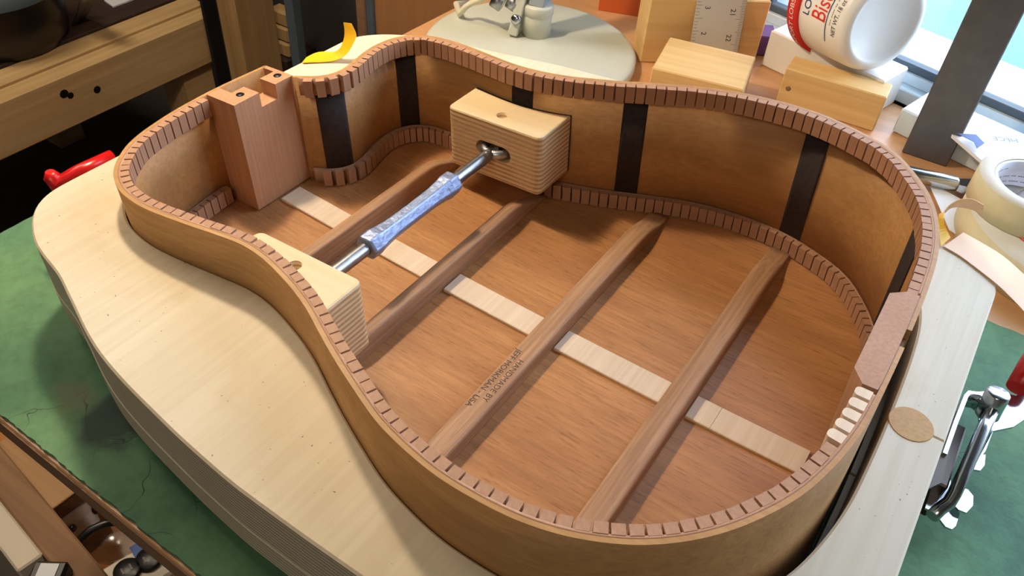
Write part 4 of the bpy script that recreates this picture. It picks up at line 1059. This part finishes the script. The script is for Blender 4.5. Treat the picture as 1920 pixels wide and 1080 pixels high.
# ------------------------------------------------------------------ shelf under the bench
ZS = 0.34; dzs = ZS - ZB
p = [w(0, 1000, dzs), w(60, 800, dzs), w(300, 1080, dzs)]
B().box((0.0, 0.02, ZS - 0.01), (1.9, 0.50, 0.02), None, 0.001).build('lower_shelf', wood('shelf_board', (206, 138, 82), (160, 98, 54), 'x', 0.15, 0.45), be)
def plank_between(a, c, wid, th, name, mat, par=None, side=-1):
    """board lying along a-c, growing to one side by wid"""
    a, c = np.array(a), np.array(c); d = c - a; L = np.linalg.norm(d); d /= L; n_ = np.array([d[1], -d[0], 0]) * side
    b = B(); b.box((a + c) / 2 + n_ * wid / 2 - np.array([0, 0, th / 2]), (L, wid, th), np.c_[d, np.cross([0, 0, 1], d), [0, 0, 1]], 0.002)
    return b, (a + c) / 2
ZR = 0.46 - ZB
a, c = w(-60, 762, ZR), w(262, 1150, ZR)
hw = float(np.linalg.norm(w(60, 1014, ZR) - w(0, 838, ZR)))
dd = (c - a) / np.linalg.norm(c - a); nn_ = np.array([dd[1], -dd[0], 0])
wid = abs((w(62, 1016, ZR) - a) @ nn_); sd_ = 1 if (w(62, 1016, ZR) - a) @ nn_ > 0 else -1
b_, oo = plank_between(a, c, wid, 0.038, 'x', 'plank', side=sd_); st_ = b_.build('front_rail', 'plank', be)
b_, oo = plank_between(a + nn_ * sd_ * (wid + 0.001), w(62, 1016, ZR) - nn_ * 0 + dd * 0.02, 0.026, 0.038, 'x', 'plank', side=sd_); b_.build('rail_trim', 'cream', be)
# wooden box with a metal plate
bxz = ZS
q0, q1 = w(88, 962, 0.45 - ZB), w(165, 905, 0.45 - ZB)
d = q1 - q0; L_ = np.linalg.norm(d); d /= L_; nb_ = np.array([-d[1], d[0], 0])
if nb_ @ (w(60, 890, 0.45 - ZB) - q0) < 0: nb_ = -nb_
bxo = thing('storage_box', 'tan wooden storage box with a screwed plate under the green mat edge', 'box', ((q0 + q1) / 2)[:2].tolist() + [ZS])
Rr = np.c_[d, np.cross([0, 0, 1], d), [0, 0, 1]]
cc = (q0 + q1) / 2 + nb_ * 0.06
B().box((cc[0], cc[1], (0.45 + ZS) / 2), (L_, 0.12, 0.45 - ZS), Rr, 0.002).build('box_case', 'plank', bxo)
B().box((cc[0], cc[1], 0.4515), (L_ + 0.004, 0.124, 0.003), Rr, 0.001).build('box_lid', wood('tan_card', (176, 138, 98), (150, 112, 76), 'x', 0.3), bxo)
fc = (q0 + q1) / 2 - nb_ * 0.0012; fc[2] = 0.405
B().box(fc, (L_ * 0.72, 0.002, 0.045), Rr, 0.0008).build('plate', 'steel', bxo)
for sx in (-0.012, 0.018): B().lathe([(0.0045, 0), (0.0045, 0.003), (0.0001, 0.004)], fc + d * sx - nb_ * 0.001, frame(-nb_), 14).build('screw', 'bolt', bxo)
# power strip
zp2 = 0.40 - ZB
e0, e1 = w(190, 1110, zp2), w(302, 1042, zp2); d = e1 - e0; L_ = np.linalg.norm(d); d /= L_
ps = thing('power_strip', 'cream power strip with two black sockets on the shelf under the bench', 'power strip', tuple(((e0 + e1) / 2)[:2]) + (ZS,))
Rr = np.c_[d, np.cross([0, 0, 1], d), [0, 0, 1]]; cc = (e0 + e1) / 2 - d * 0.05
B().box((cc[0], cc[1], (0.40 + ZS) / 2), (L_ + 0.12, 0.052, 0.40 - ZS), Rr, 0.003).build('strip_case', 'cream', ps)
for u, v in ((240, 1072), (281, 1050)):
    s_ = w(u, v, zp2)
    so = B().lathe([(0.0145, 0.0), (0.0145, 0.004), (0.0125, 0.0055), (0.0001, 0.0055)], s_, seg=28).build('socket', 'black', ps)
    for k in (-1, 1): B().box(s_ + d * 0.0045 * k + np.array([0, 0, 0.0058]), (0.0018, 0.008, 0.0006), Rr).build('slot', 'bolt', so)
B().box(w(262, 1030, zp2) + np.array([0, 0, 0.001]), (0.016, 0.016, 0.002), Rr).build('blue_sticker', 'blue', ps)
# black cable
cz = 0.42 - ZB
B_ = B().tube([w(112, 1100, cz), w(120, 1070, cz), w(130, 1045, cz), w(148, 1015, cz + 0.01), w(170, 994, cz + 0.015), w(195, 982, cz + 0.015), w(225, 976, cz + 0.01), w(250, 985, cz - 0.02)], 0.0048, 12)
tag(B_.build('power_cable', 'black', origin=tuple(w(112, 1100, cz))), 'thick black cable curving over the shelf under the bench', 'cable')
# clear bowl
bc = w(226, 1022, ZS - ZB + 0.002)
tag(B().lathe([(0.018, 0.0), (0.028, 0.004), (0.036, 0.022), (0.038, 0.027), (0.036, 0.027), (0.027, 0.006), (0.0001, 0.003)], bc, seg=48).build('clear_bowl', 'clear', origin=tuple(bc)), 'clear plastic bowl on the orange shelf under the bench', 'bowl')
pg = w(95, 1078, 0.47 - ZB)
pl_ = thing('cable_plug', 'black plug with a white label at the end of the lower shelf', 'plug', tuple(pg))
B().box(pg, (0.034, 0.022, 0.018), rotz(0.6), 0.003).build('plug_case', 'black', pl_)
B().box(pg + np.array([0, 0, 0.0095]), (0.018, 0.014, 0.001), rotz(0.6)).build('label_tag', 'paper', pl_)
